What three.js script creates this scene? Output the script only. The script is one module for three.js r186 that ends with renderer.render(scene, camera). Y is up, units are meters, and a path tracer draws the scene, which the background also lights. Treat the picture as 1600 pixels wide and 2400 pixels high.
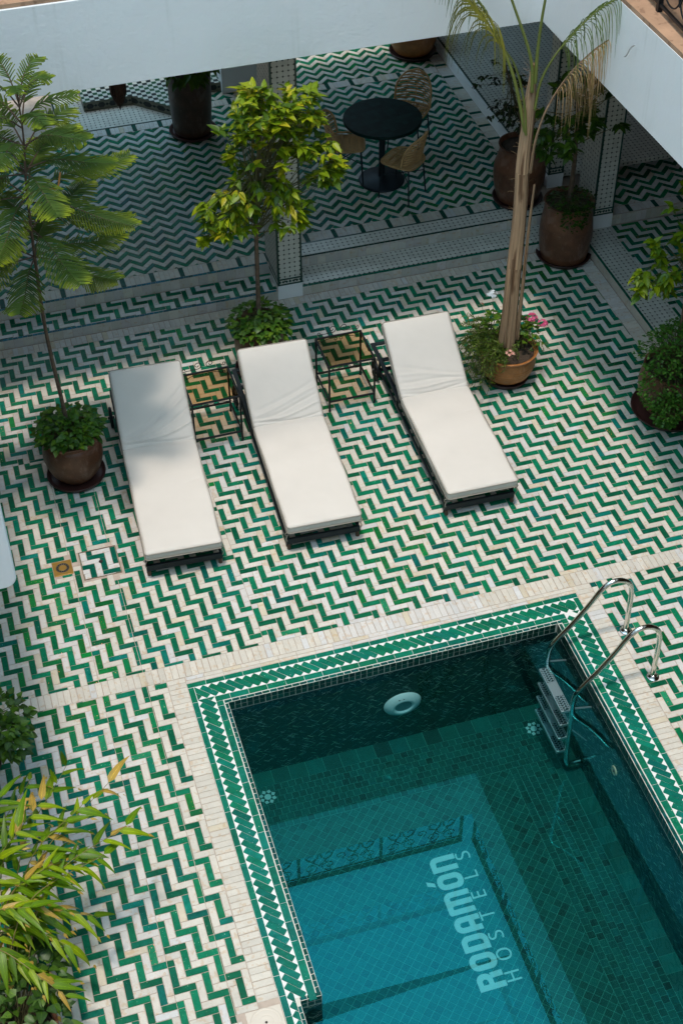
import * as THREE from 'three';
import { mergeGeometries, mergeVertices } from 'three/addons/utils/BufferGeometryUtils.js';
import { FontLoader } from 'three/addons/loaders/FontLoader.js';

// ------------------------------------------------------------------ camera, sky, sun, exposure
const scene = new THREE.Scene();
const camera = new THREE.PerspectiveCamera(37.7526, 682 / 1024, 0.1, 900);
camera.position.set(-0.9934, 9.3634, 7.7187);
camera.quaternion.setFromRotationMatrix(new THREE.Matrix4().set(
  0.95675, 0.20624, -0.20516, 0, -0.00545, 0.71782, 0.69621, 0, 0.29085, -0.66498, 0.68790, 0, 0, 0, 0, 1));
const renderer = new THREE.WebGLRenderer({ antialias: true });
renderer.toneMapping = THREE.LinearToneMapping;
renderer.toneMappingExposure = 0.88;
renderer.shadowMap.enabled = true;
const SUN = new THREE.Vector3(-0.08, 1, 0.09).normalize();
{ // a clear, slightly hazy noon sky: broad white glow added round the sun as soft fill, blue below, paler towards the horizon
  const W = 256, H = 128, d = new Float32Array(W * H * 4);
  for (let j = 0; j < H; j++) for (let i = 0; i < W; i++) {
    const el = ((j + 0.5) / H - 0.5) * Math.PI, az = ((i + 0.5) / W - 0.5) * 2 * Math.PI, o = (j * W + i) * 4;
    const dir = new THREE.Vector3(Math.cos(el) * Math.cos(az), Math.sin(el), Math.cos(el) * Math.sin(az)), th = Math.acos(dir.dot(SUN)) * 180 / Math.PI;
    const hz = Math.exp(-Math.pow(Math.max(0, el) / 0.5, 2)), au = Math.exp(-Math.pow(th / 19, 2)), k = el < 0 ? 0.3 : 1;
    d[o] = k * (0.66 + 1.75 * hz + 4.2 * au); d[o + 1] = k * (1.45 + 1.02 * hz + 3.4 * au); d[o + 2] = k * (2.05 + 0.55 * hz + 2.85 * au); d[o + 3] = 1;
  }
  const t = new THREE.DataTexture(d, W, H, THREE.RGBAFormat, THREE.FloatType);
  t.mapping = THREE.EquirectangularReflectionMapping; t.magFilter = t.minFilter = THREE.LinearFilter; t.needsUpdate = true;
  scene.background = t; scene.environment = t;
}
const sun = new THREE.DirectionalLight(new THREE.Color(1, 0.9, 0.8), 2.5);
sun.position.copy(SUN).multiplyScalar(40); sun.castShadow = true; sun.shadow.radius = 10;
sun.shadow.mapSize.set(4096, 4096);
Object.assign(sun.shadow.camera, { left: -12, right: 12, top: 12, bottom: -12, near: 1, far: 80 });
scene.add(sun, sun.target);

// ------------------------------------------------------------------ helpers
let seed = 7;
const rnd = () => { seed = (seed + 0x6d2b79f5) | 0; let t = Math.imul(seed ^ (seed >>> 15), 1 | seed); t = (t + Math.imul(t ^ (t >>> 7), 61 | t)) ^ t; return ((t ^ (t >>> 14)) >>> 0) / 4294967296; };
const rr = (a, b) => a + (b - a) * rnd();
const V = (x, y, z) => new THREE.Vector3(x, y, z);
const hash = (i, j) => { let h = Math.imul(i, 374761393) + Math.imul(j, 668265263); h = Math.imul(h ^ (h >>> 13), 1274126177); return ((h ^ (h >>> 16)) >>> 0) / 4294967296; };
function noise(x, y, per = 0) {
  const i = Math.floor(x), j = Math.floor(y), f = x - i, g = y - j, u = f * f * (3 - 2 * f), v = g * g * (3 - 2 * g);
  const w = (a) => per ? ((a % per) + per) % per : a;
  const a = hash(w(i), w(j)), b = hash(w(i + 1), w(j)), c = hash(w(i), w(j + 1)), e = hash(w(i + 1), w(j + 1));
  return a + (b - a) * u + (c - a) * v + (a - b - c + e) * u * v;
}
const fbm = (x, y, per = 0, n = 4) => { let s = 0, a = 0.5, t = 0; for (let k = 0; k < n; k++) { s += a * noise(x, y, per); t += a; a /= 2; x = x * 2 + 17; y = y * 2 + 31; if (per) { per *= 2; x -= 17; y -= 31; } } return s / t; };
const lerp = (a, b, t) => a + (b - a) * t, clamp = (x, a = 0, b = 1) => Math.min(b, Math.max(a, x));
const smooth = (a, b, x) => { const t = clamp((x - a) / (b - a)); return t * t * (3 - 2 * t); };
const names = {};
const numbered = (n) => { const k = names[n] = (names[n] ?? -1) + 1; return k ? n + '_' + String(k).padStart(3, '0') : n; };
function tag(o, label, category, group, kind) { if (label) o.userData.label = label; if (category) o.userData.category = category; if (group) o.userData.group = group; if (kind) o.userData.kind = kind; return o; }
function base(name, p = [0, 0, 0], turn = 0) { const g = new THREE.Group(); g.name = numbered(name); g.position.set(...p); g.rotation.y = turn; scene.add(g); return g; }
function mesh(name, geo, mat, parent = scene) { const m = new THREE.Mesh(geo, mat); m.name = parent === scene ? numbered(name) : name; m.castShadow = m.receiveShadow = true; parent.add(m); return m; }
function copyOf(o, label) { const c = o.clone(); c.name = numbered(o.name.replace(/_\d{3}$/, '')); c.userData = { ...o.userData }; if (label) c.userData.label = label; scene.add(c); return c; }
const structure = (o) => { o.userData.kind = 'structure'; return o; };

function sweep(pts, radii, n = 8, caps = true) { // tube with a radius per point (a function of t or one number)
  const P = pts.map((p) => p.isVector3 ? p : V(...p)), N = P.length, pos = [], uv = [], idx = [];
  const R = typeof radii === 'function' ? radii : () => radii;
  let nrm = null, len = 0;
  for (let i = 0; i < N; i++) {
    const t = P[Math.min(i + 1, N - 1)].clone().sub(P[Math.max(i - 1, 0)]).normalize();
    if (!nrm) { nrm = Math.abs(t.y) < 0.9 ? V(0, 1, 0) : V(1, 0, 0); }
    nrm = nrm.clone().sub(t.clone().multiplyScalar(nrm.dot(t))).normalize();
    const b = t.clone().cross(nrm);
    if (i) len += P[i].distanceTo(P[i - 1]);
    for (let k = 0; k <= n; k++) {
      const a = k / n * 2 * Math.PI, r = R(i / (N - 1), a), c = Math.cos(a) * r, s = Math.sin(a) * r;
      pos.push(P[i].x + nrm.x * c + b.x * s, P[i].y + nrm.y * c + b.y * s, P[i].z + nrm.z * c + b.z * s);
      uv.push(k / n, len);
    }
  }
  for (let i = 0; i < N - 1; i++) for (let k = 0; k < n; k++) { const a = i * (n + 1) + k, b = a + n + 1; idx.push(a, a + 1, b, b, a + 1, b + 1); }
  if (caps) for (const [i, flip] of [[0, 1], [N - 1, 0]]) {
    const c = pos.length / 3; pos.push(P[i].x, P[i].y, P[i].z); uv.push(0.5, 0);
    for (let k = 0; k < n; k++) { const a = i * (n + 1) + k; flip ? idx.push(c, a + 1, a) : idx.push(c, a, a + 1); }
  }
  const g = new THREE.BufferGeometry();
  g.setAttribute('position', new THREE.Float32BufferAttribute(pos, 3)); g.setAttribute('uv', new THREE.Float32BufferAttribute(uv, 2)); g.setIndex(idx);
  g.computeVertexNormals(); return g;
}
const curve = (pts, n = 24) => new THREE.CatmullRomCurve3(pts.map((p) => p.isVector3 ? p : V(...p)), false, 'centripetal').getPoints(n);
const rod = (a, b, r = 0.006, n = 6) => sweep([a, b], r, n);
function box(x0, x1, y0, y1, z0, z1, ch = 0) { // box with chamfered edges and metre uvs
  let g;
  if (ch) {
    const s = new THREE.Shape(); const w = x1 - x0 - 2 * ch, d = z1 - z0 - 2 * ch;
    s.moveTo(-w / 2, -d / 2); s.lineTo(w / 2, -d / 2); s.lineTo(w / 2, d / 2); s.lineTo(-w / 2, d / 2); s.closePath();
    g = new THREE.ExtrudeGeometry(s, { depth: y1 - y0 - 2 * ch, bevelEnabled: true, bevelThickness: ch, bevelSize: ch, bevelSegments: 2, steps: 1 });
    g.rotateX(-Math.PI / 2); g.translate((x0 + x1) / 2, y0 + ch, (z0 + z1) / 2);
  } else { g = new THREE.BoxGeometry(x1 - x0, y1 - y0, z1 - z0); g.translate((x0 + x1) / 2, (y0 + y1) / 2, (z0 + z1) / 2); g = g.toNonIndexed(); }
  return metreUV(g);
}
function metreUV(g, s = 1) {
  const p = g.attributes.position, n = g.attributes.normal, uv = new Float32Array(p.count * 2);
  for (let i = 0; i < p.count; i++) {
    const ax = Math.abs(n.getX(i)), ay = Math.abs(n.getY(i)), az = Math.abs(n.getZ(i)), x = p.getX(i), y = p.getY(i), z = p.getZ(i);
    const [u, v] = ay >= ax && ay >= az ? [x, z] : ax >= az ? [z, y] : [x, y];
    uv[2 * i] = u * s; uv[2 * i + 1] = v * s;
  }
  g.setAttribute('uv', new THREE.BufferAttribute(uv, 2)); return g;
}
const merge = (gs) => { gs = gs.map((g) => { const h = g.index ? g.toNonIndexed() : g; for (const k of Object.keys(h.attributes)) if (!['position', 'normal', 'uv'].includes(k)) h.deleteAttribute(k); return h; }); return mergeGeometries(gs, false); };

// --- polygons laid flat: clipped, inset by half a joint and given a chamfered edge
const rectPoly = (x0, x1, z0, z1) => [[x0, z0], [x1, z0], [x1, z1], [x0, z1]];
function clipHalf(P, a, b, c) { const out = []; for (let i = 0; i < P.length; i++) { const p = P[i], q = P[(i + 1) % P.length], d = a * p[0] + b * p[1] - c, e = a * q[0] + b * q[1] - c; if (d <= 0) out.push(p); if ((d < 0 && e > 0) || (d > 0 && e < 0)) { const t = d / (d - e); out.push([p[0] + (q[0] - p[0]) * t, p[1] + (q[1] - p[1]) * t]); } } return out; }
function clipRect(P, x0, x1, z0, z1) { P = clipHalf(P, -1, 0, -x0); if (P.length > 2) P = clipHalf(P, 1, 0, x1); if (P.length > 2) P = clipHalf(P, 0, -1, -z0); if (P.length > 2) P = clipHalf(P, 0, 1, z1); return P; }
const areaOf = (P) => { let s = 0; for (let i = 0; i < P.length; i++) { const p = P[i], q = P[(i + 1) % P.length]; s += p[0] * q[1] - q[0] * p[1]; } return s / 2; };
function inset(P, d) {
  const n = P.length, s = Math.sign(areaOf(P)), out = [];
  for (let i = 0; i < n; i++) {
    const a = P[(i + n - 1) % n], b = P[i], c = P[(i + 1) % n];
    let u = [b[0] - a[0], b[1] - a[1]], v = [c[0] - b[0], c[1] - b[1]]; const lu = Math.hypot(...u), lv = Math.hypot(...v);
    if (lu < 1e-5 || lv < 1e-5) continue;
    u = [u[0] / lu, u[1] / lu]; v = [v[0] / lv, v[1] / lv];
    const n1 = [-u[1] * s, u[0] * s], n2 = [-v[1] * s, v[0] * s], k = 1 + n1[0] * n2[0] + n1[1] * n2[1];
    if (k < 0.05) continue;
    out.push([b[0] + (n1[0] + n2[0]) * d / k, b[1] + (n1[1] + n2[1]) * d / k]);
  }
  return out;
}
function tileGeo(P, y, tint, { drop = 0.005, bev = 0.0022, tilt = 0.004, us = 2.4 } = {}) {
  const s = areaOf(P); if (s > 0) P = P.slice().reverse();
  const In = inset(P, bev); if (In.length !== P.length) return null;
  const pos = [], uv = [], col = [], ou = rnd() * 10, ov = rnd() * 10, ta = (rnd() - 0.5) * tilt, tb = (rnd() - 0.5) * tilt, cx = P[0][0], cz = P[0][1];
  const flip = rnd() < 0.5;
  const push = (p, h) => { pos.push(p[0], h + (p[0] - cx) * ta + (p[1] - cz) * tb, p[1]); const a = (p[0] - cx) * us, b = (p[1] - cz) * us; uv.push(ou + (flip ? b : a), ov + (flip ? a : b)); col.push(tint[0], tint[1], tint[2]); };
  const n = P.length;
  for (let i = 1; i < n - 1; i++) { push(In[0], y); push(In[i], y); push(In[i + 1], y); }
  for (let i = 0; i < n; i++) { const j = (i + 1) % n; push(In[i], y); push(P[i], y - bev * 0.7); push(In[j], y); push(In[j], y); push(P[i], y - bev * 0.7); push(P[j], y - bev * 0.7);
    push(P[i], y - bev * 0.7); push(P[i], y - drop); push(P[j], y - bev * 0.7); push(P[j], y - bev * 0.7); push(P[i], y - drop); push(P[j], y - drop); }
  const g = new THREE.BufferGeometry();
  g.setAttribute('position', new THREE.Float32BufferAttribute(pos, 3)); g.setAttribute('uv', new THREE.Float32BufferAttribute(uv, 2)); g.setAttribute('color', new THREE.Float32BufferAttribute(col, 3));
  g.computeVertexNormals(); return g;
}
const pv = new THREE.Matrix4();
{ camera.updateMatrixWorld(); camera.updateProjectionMatrix(); pv.multiplyMatrices(camera.projectionMatrix, camera.matrixWorldInverse.copy(camera.matrixWorld).invert()); }
function screenSize(x, y, z, size = 1) { const p = V(x, y, z), d = p.distanceTo(camera.position); p.applyMatrix4(pv); return (Math.abs(p.x) < 1.03 && Math.abs(p.y) < 1.03 ? 1 : 0.01) * size / d; }
// records: {g, m, at:[x,y,z], size}; the largest 300 in view become parts, the rest one part
function layPieces(parent, recs, name, most = 300) {
  recs = recs.filter((r) => r && r.g);
  recs.forEach((r) => { if (!r.k) r.k = screenSize(...r.at, r.size ?? 1); });
  recs.sort((a, b) => b.k - a.k);
  for (const r of recs.slice(0, most)) mesh(name, r.g, r.m, parent);
  const rest = recs.slice(most); if (!rest.length) return;
  const mats = [...new Set(rest.map((r) => r.m))], geos = mats.map((m) => mergeGeometries(rest.filter((r) => r.m === m).map((r) => r.g), false));
  const one = mats.length > 1 ? mergeGeometries(geos, true) : geos[0];
  mesh(name + 's', one, mats.length > 1 ? mats : mats[0], parent).userData.kind = 'stuff';
}
// herringbone of m-wide, 3m-long bricks; stair = how the colours run: 'A' and 'B' in stairs (the court), 'Z' in zigzags (the galleries)
function herringbone({ ox, oz, m, rot = 0, region, stair, cut = [], holes = [] }, emit) {
  const c = Math.cos(rot), s = Math.sin(rot), R = region, cx = (R[0] + R[1]) / 2, cz = (R[2] + R[3]) / 2, rad = Math.hypot(R[1] - R[0], R[3] - R[2]) / 2 + 4 * m;
  const lx = (c * (cx - ox) + s * (cz - oz)) / m, lz = (-s * (cx - ox) + c * (cz - oz)) / m, K = Math.ceil(rad / m);
  for (let b = -K; b <= K; b++) for (let a = -K; a <= K; a++) {
    // lattice a(1,-1) + b(3,3) around the region's centre
    const n0 = Math.round((lx - lz) / 2), m0 = Math.round((lx + lz) / 6), n = n0 + a, q = m0 + b, X = n + 3 * q, Z = -n + 3 * q;
    if (Math.abs(X - lx) > K + 4 || Math.abs(Z - lz) > K + 4) continue;
    const par = stair === 'A' ? n + q : n;
    for (const [x0, z0, w, h] of [[X, Z, 3, 1], [X + 2, Z + 1, 1, 3]]) {
      const green = ((par + (stair === 'B' && h === 3 ? 1 : 0)) & 1) === 0;
      let P = [[x0, z0], [x0 + w, z0], [x0 + w, z0 + h], [x0, z0 + h]].map(([u, v]) => [ox + (c * u - s * v) * m, oz + (s * u + c * v) * m]);
      const P0 = clipRect(P, ...R); if (P0.length < 3) continue;
      const pieces = [P0];
      for (const k of cut) for (let i = pieces.length - 1; i >= 0; i--) { const A = clipHalf(pieces[i], 1, 0, k), B = clipHalf(pieces[i], -1, 0, -k); if (A.length > 2 && B.length > 2) pieces.splice(i, 1, A, B); }
      for (let Q of pieces) {
        if (Math.abs(areaOf(Q)) < 1.2e-4) continue;
        let mx = 0, mz = 0; for (const p of Q) { mx += p[0] / Q.length; mz += p[1] / Q.length; }
        let out = false;
        for (const h2 of holes) { if (mx > h2[0] && mx < h2[1] && mz > h2[2] && mz < h2[3]) out = true; }
        if (out) continue;
        for (const h2 of holes) { const I = clipRect(Q, ...h2); if (I.length > 2 && Math.abs(areaOf(I)) > 1e-6) { // push the piece out of the hole on its longest free side
          const opts = [clipHalf(Q, 1, 0, h2[0]), clipHalf(Q, -1, 0, -h2[1]), clipHalf(Q, 0, 1, h2[2]), clipHalf(Q, 0, -1, -h2[3])].filter((p) => p.length > 2).sort((p, q2) => Math.abs(areaOf(q2)) - Math.abs(areaOf(p)));
          Q = opts[0] ?? []; } }
        if (Q.length > 2 && Math.abs(areaOf(Q)) > 1.2e-4) emit(Q, green, mx, mz);
      }
    }
  }
}

// ------------------------------------------------------------------ textures and materials
function tex(n, f, { srgb = false, rep = 1, channels = 3 } = {}) {
  const d = new Uint8Array(n * n * 4), enc = (v) => 255 * clamp(srgb ? (v <= 0.0031308 ? v * 12.92 : 1.055 * Math.pow(v, 1 / 2.4) - 0.055) : v);
  for (let j = 0; j < n; j++) for (let i = 0; i < n; i++) { const r = f(i / n, j / n, i, j), o = (j * n + i) * 4; const a = Array.isArray(r) ? r : [r, r, r]; d[o] = enc(a[0]); d[o + 1] = enc(a[1]); d[o + 2] = enc(a[2]); d[o + 3] = 255; }
  const t = new THREE.DataTexture(d, n, n); t.wrapS = t.wrapT = THREE.RepeatWrapping; t.magFilter = THREE.LinearFilter; t.minFilter = THREE.LinearMipmapLinearFilter; t.generateMipmaps = true;
  if (srgb) t.colorSpace = THREE.SRGBColorSpace; t.repeat.set(rep, rep); t.needsUpdate = true; return t;
}
const chip = (u, v, n, thr) => { const x = u * n, y = v * n, i = Math.floor(x), j = Math.floor(y), h = hash(i + 91, j + 17); if (h > thr) return 0; const cx = 0.2 + 0.6 * hash(i, j + 400), cy = 0.2 + 0.6 * hash(i + 400, j), r = 0.08 + 0.3 * hash(i + 5, j + 9) * hash(i + 77, j + 3); const d = Math.hypot(x - i - cx, y - j - cy) + 0.12 * (noise(u * n * 5, v * n * 5) - 0.5); return d < r ? 1 : 0; };
// glaze: 1 repeat is 0.417 m
const greenMap = tex(512, (u, v) => { const a = fbm(u * 9, v * 9, 9), b = fbm(u * 40, v * 40, 40, 3), w = smooth(0.6, 0.8, fbm(u * 6 + 0, v * 6, 6)), k = 0.62 + 0.5 * a + 0.28 * b; const c = chip(u, v, 56, 0.05) || chip(u, v, 24, 0.02); return c ? [0.2, 0.4, 0.3] : [0.001 * k + 0.004 * w * b, 0.132 * k + 0.02 * w, 0.074 * k + 0.022 * w]; }, { srgb: true });
const whiteMap = tex(512, (u, v) => { const a = fbm(u * 8, v * 8, 8), b = fbm(u * 60, v * 60, 60, 3), s = smooth(0.58, 0.75, fbm(u * 14, v * 14, 14)), k = 0.9 + 0.14 * (a - 0.5) + 0.1 * (b - 0.5), c = chip(u, v, 70, 0.05); return c ? [0.3, 0.22, 0.16] : [0.66 * k - 0.03 * s, 0.615 * k - 0.09 * s, 0.54 * k - 0.13 * s]; }, { srgb: true });
const glazeRough = tex(256, (u, v) => 0.28 + 0.5 * Math.pow(fbm(u * 10, v * 10, 10), 1.5) + 0.15 * fbm(u * 50, v * 50, 50, 2));
const whiteRough = tex(256, (u, v) => 0.45 + 0.5 * fbm(u * 12, v * 12, 12));
const glazeBump = tex(256, (u, v) => 0.7 * fbm(u * 6, v * 6, 6, 3) + 0.3 * fbm(u * 40, v * 40, 40, 2));
const M = {};
const std = (o) => new THREE.MeshStandardMaterial(o), phy = (o) => new THREE.MeshPhysicalMaterial(o);
const rgb = (r, g, b) => new THREE.Color().setRGB(r, g, b);
M.green = phy({ name: 'green_glazed_tile', specularIntensity: 0.3, map: greenMap, roughnessMap: glazeRough, roughness: 0.85, bumpMap: glazeBump, bumpScale: 0.0016, vertexColors: true });
M.white = phy({ name: 'white_glazed_tile', specularIntensity: 0.6, map: whiteMap, roughnessMap: whiteRough, roughness: 0.9, bumpMap: glazeBump, bumpScale: 0.0016, vertexColors: true });
M.grout = std({ name: 'grout', map: tex(256, (u, v) => { const k = 0.75 + 0.5 * fbm(u * 20, v * 20, 20); return [0.44 * k, 0.355 * k, 0.29 * k]; }, { srgb: true }), roughness: 0.95 });
M.whitegrout = std({ name: 'white_grout', color: rgb(0.6, 0.58, 0.5), roughness: 0.9 });
const plasterBump = tex(512, (u, v) => 0.6 * fbm(u * 5, v * 14, 0, 4) * 0 + 0.55 * fbm(u * 6, v * 6, 6, 5) + 0.45 * fbm(u * 40, v * 40, 40, 3));
const plasterMap = tex(512, (u, v) => { const a = fbm(u * 4, v * 4, 4, 5), st = smooth(0.66, 0.9, fbm(u * 30, v * 2, 0, 3)), k = 0.97 + 0.06 * (a - 0.5) - 0.07 * st; return [0.87 * k, 0.865 * k, 0.85 * k - 0.01 * st]; }, { srgb: true, rep: 0.5 });
M.plaster = std({ name: 'white_plaster', map: plasterMap, bumpMap: plasterBump, bumpScale: 0.0025, roughness: 0.8 });
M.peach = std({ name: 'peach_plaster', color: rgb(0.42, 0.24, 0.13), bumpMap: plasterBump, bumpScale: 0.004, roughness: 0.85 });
M.coping = std({ name: 'terracotta_coping', map: tex(256, (u, v) => { const k = 0.8 + 0.4 * fbm(u * 8, v * 8, 8, 5), d = smooth(0.6, 0.75, fbm(u * 22, v * 22, 22, 3)); return [0.46 * k - 0.12 * d, 0.275 * k - 0.08 * d, 0.17 * k - 0.05 * d]; }, { srgb: true }), roughness: 0.9, bumpMap: plasterBump, bumpScale: 0.004 });
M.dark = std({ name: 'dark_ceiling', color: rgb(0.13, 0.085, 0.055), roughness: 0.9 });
M.iron = std({ name: 'wrought_iron', color: rgb(0.016, 0.019, 0.023), metalness: 0.55, roughness: 0.42, bumpMap: glazeBump, bumpScale: 0.001 });
M.frame = std({ name: 'painted_steel', color: rgb(0.012, 0.02, 0.026), metalness: 0.3, roughness: 0.5 });
M.steel = std({ name: 'polished_steel', color: rgb(0.72, 0.7, 0.65), metalness: 1, roughness: 0.13 });
M.steelmatt = std({ name: 'brushed_steel', color: rgb(0.6, 0.6, 0.62), metalness: 0.75, roughness: 0.34 });
M.bronzeglass = phy({ name: 'bronze_glass', color: rgb(0.72, 0.52, 0.3), transmission: 1, thickness: 0, roughness: 0.02, ior: 1.5 });
M.fabric = std({ name: 'canvas', map: tex(256, (u, v) => { const k = 0.95 + 0.1 * (fbm(u * 4, v * 4, 4, 4) - 0.5) + 0.05 * ((Math.sin(u * 600) + Math.sin(v * 600)) * 0.25); return [0.70 * k, 0.645 * k, 0.58 * k]; }, { srgb: true, rep: 1 }), roughness: 0.85, bumpMap: tex(256, (u, v) => 0.5 + 0.2 * Math.sin(u * 128 * Math.PI) + 0.2 * Math.sin(v * 128 * Math.PI) + 0.2 * (fbm(u * 8, v * 8, 8) - 0.5), { rep: 2 }), bumpScale: 0.0012 });
M.piping = std({ name: 'piping', color: rgb(0.36, 0.32, 0.27), roughness: 0.9 });
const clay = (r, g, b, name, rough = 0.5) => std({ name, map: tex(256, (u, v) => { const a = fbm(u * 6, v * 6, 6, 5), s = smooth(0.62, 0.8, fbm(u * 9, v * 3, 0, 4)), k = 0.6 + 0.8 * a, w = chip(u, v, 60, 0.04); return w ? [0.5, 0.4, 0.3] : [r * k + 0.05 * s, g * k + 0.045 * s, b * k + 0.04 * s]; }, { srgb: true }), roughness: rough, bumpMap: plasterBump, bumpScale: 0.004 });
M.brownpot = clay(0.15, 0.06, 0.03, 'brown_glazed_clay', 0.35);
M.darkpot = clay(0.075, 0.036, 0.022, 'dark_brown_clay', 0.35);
M.orangepot = clay(0.42, 0.16, 0.045, 'orange_terracotta', 0.35);
M.saucer = std({ name: 'red_brown_plastic', color: rgb(0.06, 0.022, 0.018), roughness: 0.35 });
M.soil = std({ name: 'soil', color: rgb(0.06, 0.04, 0.025), roughness: 1, bumpMap: plasterBump, bumpScale: 0.02 });
M.bark = std({ name: 'bark', map: tex(256, (u, v) => { const k = 0.5 + fbm(u * 6, v * 40, 0, 4); return [0.13 * k, 0.085 * k, 0.055 * k]; }, { srgb: true }), roughness: 0.95, bumpMap: plasterBump, bumpScale: 0.006 });
M.palmbark = std({ name: 'palm_bark', map: tex(512, (u, v) => { const st = fbm(u * 26, v * 2, 0, 4), d = smooth(0.5, 0.66, fbm(u * 9, v * 2.2, 0, 4)), k = 0.45 + 0.95 * st; return [lerp(0.47, 0.17, d) * k, lerp(0.29, 0.085, d) * k, lerp(0.165, 0.04, d) * k]; }, { srgb: true }), roughness: 0.9, bumpMap: tex(256, (u, v) => fbm(u * 26, v * 2, 0, 4)), bumpScale: 0.012 });
const leaf = (r, g, b, name, rough = 0.42) => phy({ name, map: tex(64, (u, v) => { const k = 0.85 + 0.3 * fbm(u * 6, v * 6, 6, 3), rib = Math.abs(u - 0.5) < 0.035 ? 1.5 : 1, ve = 1 + 0.1 * Math.sin((v * 18 + Math.abs(u - 0.5) * 10) * 3); return [r * k * rib * ve, g * k * rib * ve, b * k * ve]; }, { srgb: true }), roughness: rough, specularIntensity: 0.5, transmission: 0.3, thickness: 0, side: THREE.DoubleSide });
M.citrus = [leaf(0.17, 0.25, 0.006, 'citrus_leaf'), leaf(0.30, 0.35, 0.008, 'citrus_leaf_light'), leaf(0.06, 0.12, 0.008, 'citrus_leaf_dark'), leaf(0.44, 0.38, 0.016, 'citrus_leaf_yellow')];
M.darkleaf = [leaf(0.035, 0.085, 0.01, 'dark_leaf'), leaf(0.06, 0.13, 0.012, 'green_leaf'), leaf(0.10, 0.19, 0.014, 'fresh_leaf')];
M.bamboo = [leaf(0.13, 0.24, 0.004, 'bamboo_leaf'), leaf(0.25, 0.34, 0.005, 'bamboo_leaf_light'), leaf(0.09, 0.17, 0.006, 'bamboo_leaf_dark'), leaf(0.5, 0.32, 0.06, 'bamboo_leaf_dry')];
M.ivy = [leaf(0.06, 0.15, 0.014, 'ivy_leaf'), leaf(0.11, 0.20, 0.014, 'ivy_leaf_light'), leaf(0.035, 0.095, 0.012, 'ivy_leaf_dark')];
M.shrub = [leaf(0.06, 0.17, 0.02, 'shrub_leaf'), leaf(0.11, 0.24, 0.03, 'shrub_leaf_light')];
M.herb = [leaf(0.10, 0.17, 0.02, 'herb_leaf'), leaf(0.17, 0.23, 0.03, 'herb_leaf_light'), leaf(0.06, 0.11, 0.015, 'herb_leaf_dark')];
M.maroon = [leaf(0.028, 0.035, 0.012, 'maroon_leaf')];
M.needle = std({ name: 'needles', map: tex(128, (u, v) => { const k = 0.6 + 0.6 * hash(Math.floor(u * 128), Math.floor(v * 64)); return [0.11 * k, 0.19 * k, 0.010 * k]; }, { srgb: true }), roughness: 0.7, vertexColors: true });
M.frondgreen = leaf(0.10, 0.16, 0.016, 'frond_green'); M.frondyellow = leaf(0.22, 0.21, 0.03, 'frond_yellow'); M.frondry = leaf(0.6, 0.38, 0.19, 'frond_dry', 0.8);
M.petiole = std({ name: 'petiole', color: rgb(0.16, 0.18, 0.035), roughness: 0.5 });
M.twig = std({ name: 'twig', color: rgb(0.11, 0.10, 0.035), roughness: 0.8 });
M.cane = std({ name: 'rattan', map: tex(64, (u, v) => { const k = 0.75 + 0.5 * noise(u * 8, v * 32, 0); return [0.55 * k, 0.32 * k, 0.13 * k]; }, { srgb: true }), roughness: 0.55 });
M.pink = std({ name: 'pink_petal', color: rgb(0.75, 0.11, 0.24), roughness: 0.6, side: THREE.DoubleSide }); M.salmon = std({ name: 'salmon_petal', color: rgb(0.72, 0.36, 0.27), roughness: 0.6, side: THREE.DoubleSide }); M.whitepetal = std({ name: 'white_petal', color: rgb(0.75, 0.76, 0.76), roughness: 0.6, side: THREE.DoubleSide });

// tints: per-tile glaze colours (multiply the glaze map)
const greenTint = (x, z) => {
  const n = fbm(x * 0.9 + 40, z * 0.9 + 10), p = fbm(x * 2.1 + 7, z * 2.1 + 3), r = rnd(), v = 0.6 + 0.7 * rnd();
  const leafy = smooth(0.52, 0.66, n) * (r < 0.5 ? 1 : 0), teal = (1 - leafy) * (rnd() < 0.15 + 0.5 * smooth(0.5, 0.62, p) ? 1 : 0);
  if (r > 0.99) return [16, 1.6, 1.3];
  return [v * (1 + 9 * leafy * rnd()), v * (1 + 0.2 * leafy * rnd()), v * (0.85 - 0.45 * leafy * rnd() + 0.6 * teal * rnd())];
};
const whiteTint = (x, z) => { const n = fbm(x * 1.3 + 9, z * 1.3 + 60), r = rnd(), v = 0.92 + 0.14 * rnd(); if (r < 0.05) return [v * 0.97, v * 1.02, v * 1.12]; if (r < 0.09) return [v * 0.97, v * 0.91, v * 0.79]; const c = smooth(0.5, 0.65, n); return [v, v * (0.99 + 0.03 * c), v * (0.97 + 0.12 * c)]; };
function tileRec(P, y, mat, tint, opt = {}) {
  const Q = inset(P, opt.joint ?? (mat === M.green ? 0.0023 : 0.0021)); if (Q.length < 3 || Q.length !== P.length) return null;
  if (Math.sign(areaOf(Q)) !== Math.sign(areaOf(P)) || Math.abs(areaOf(Q)) < 5e-5) return null;
  const j = opt.jit ?? 0.0011, W = Q.map(([a, b]) => [a + (rnd() - 0.5) * 2 * j, b + (rnd() - 0.5) * 2 * j]);
  const g = tileGeo(W, y + (rnd() - 0.5) * 0.0012, tint, opt); if (!g) return null;
  let x = 0, z = 0; for (const p of W) { x += p[0] / W.length; z += p[1] / W.length; }
  return { g, m: mat, at: [x, y, z], size: Math.sqrt(Math.abs(areaOf(W))) };
}
function sheet(x0, x1, z0, z1, y, mat, name, parent) { const g = new THREE.PlaneGeometry(x1 - x0, z1 - z0); g.rotateX(-Math.PI / 2); g.translate((x0 + x1) / 2, y, (z0 + z1) / 2); return mesh(name, metreUV(g, 1.5), mat, parent); }

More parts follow.
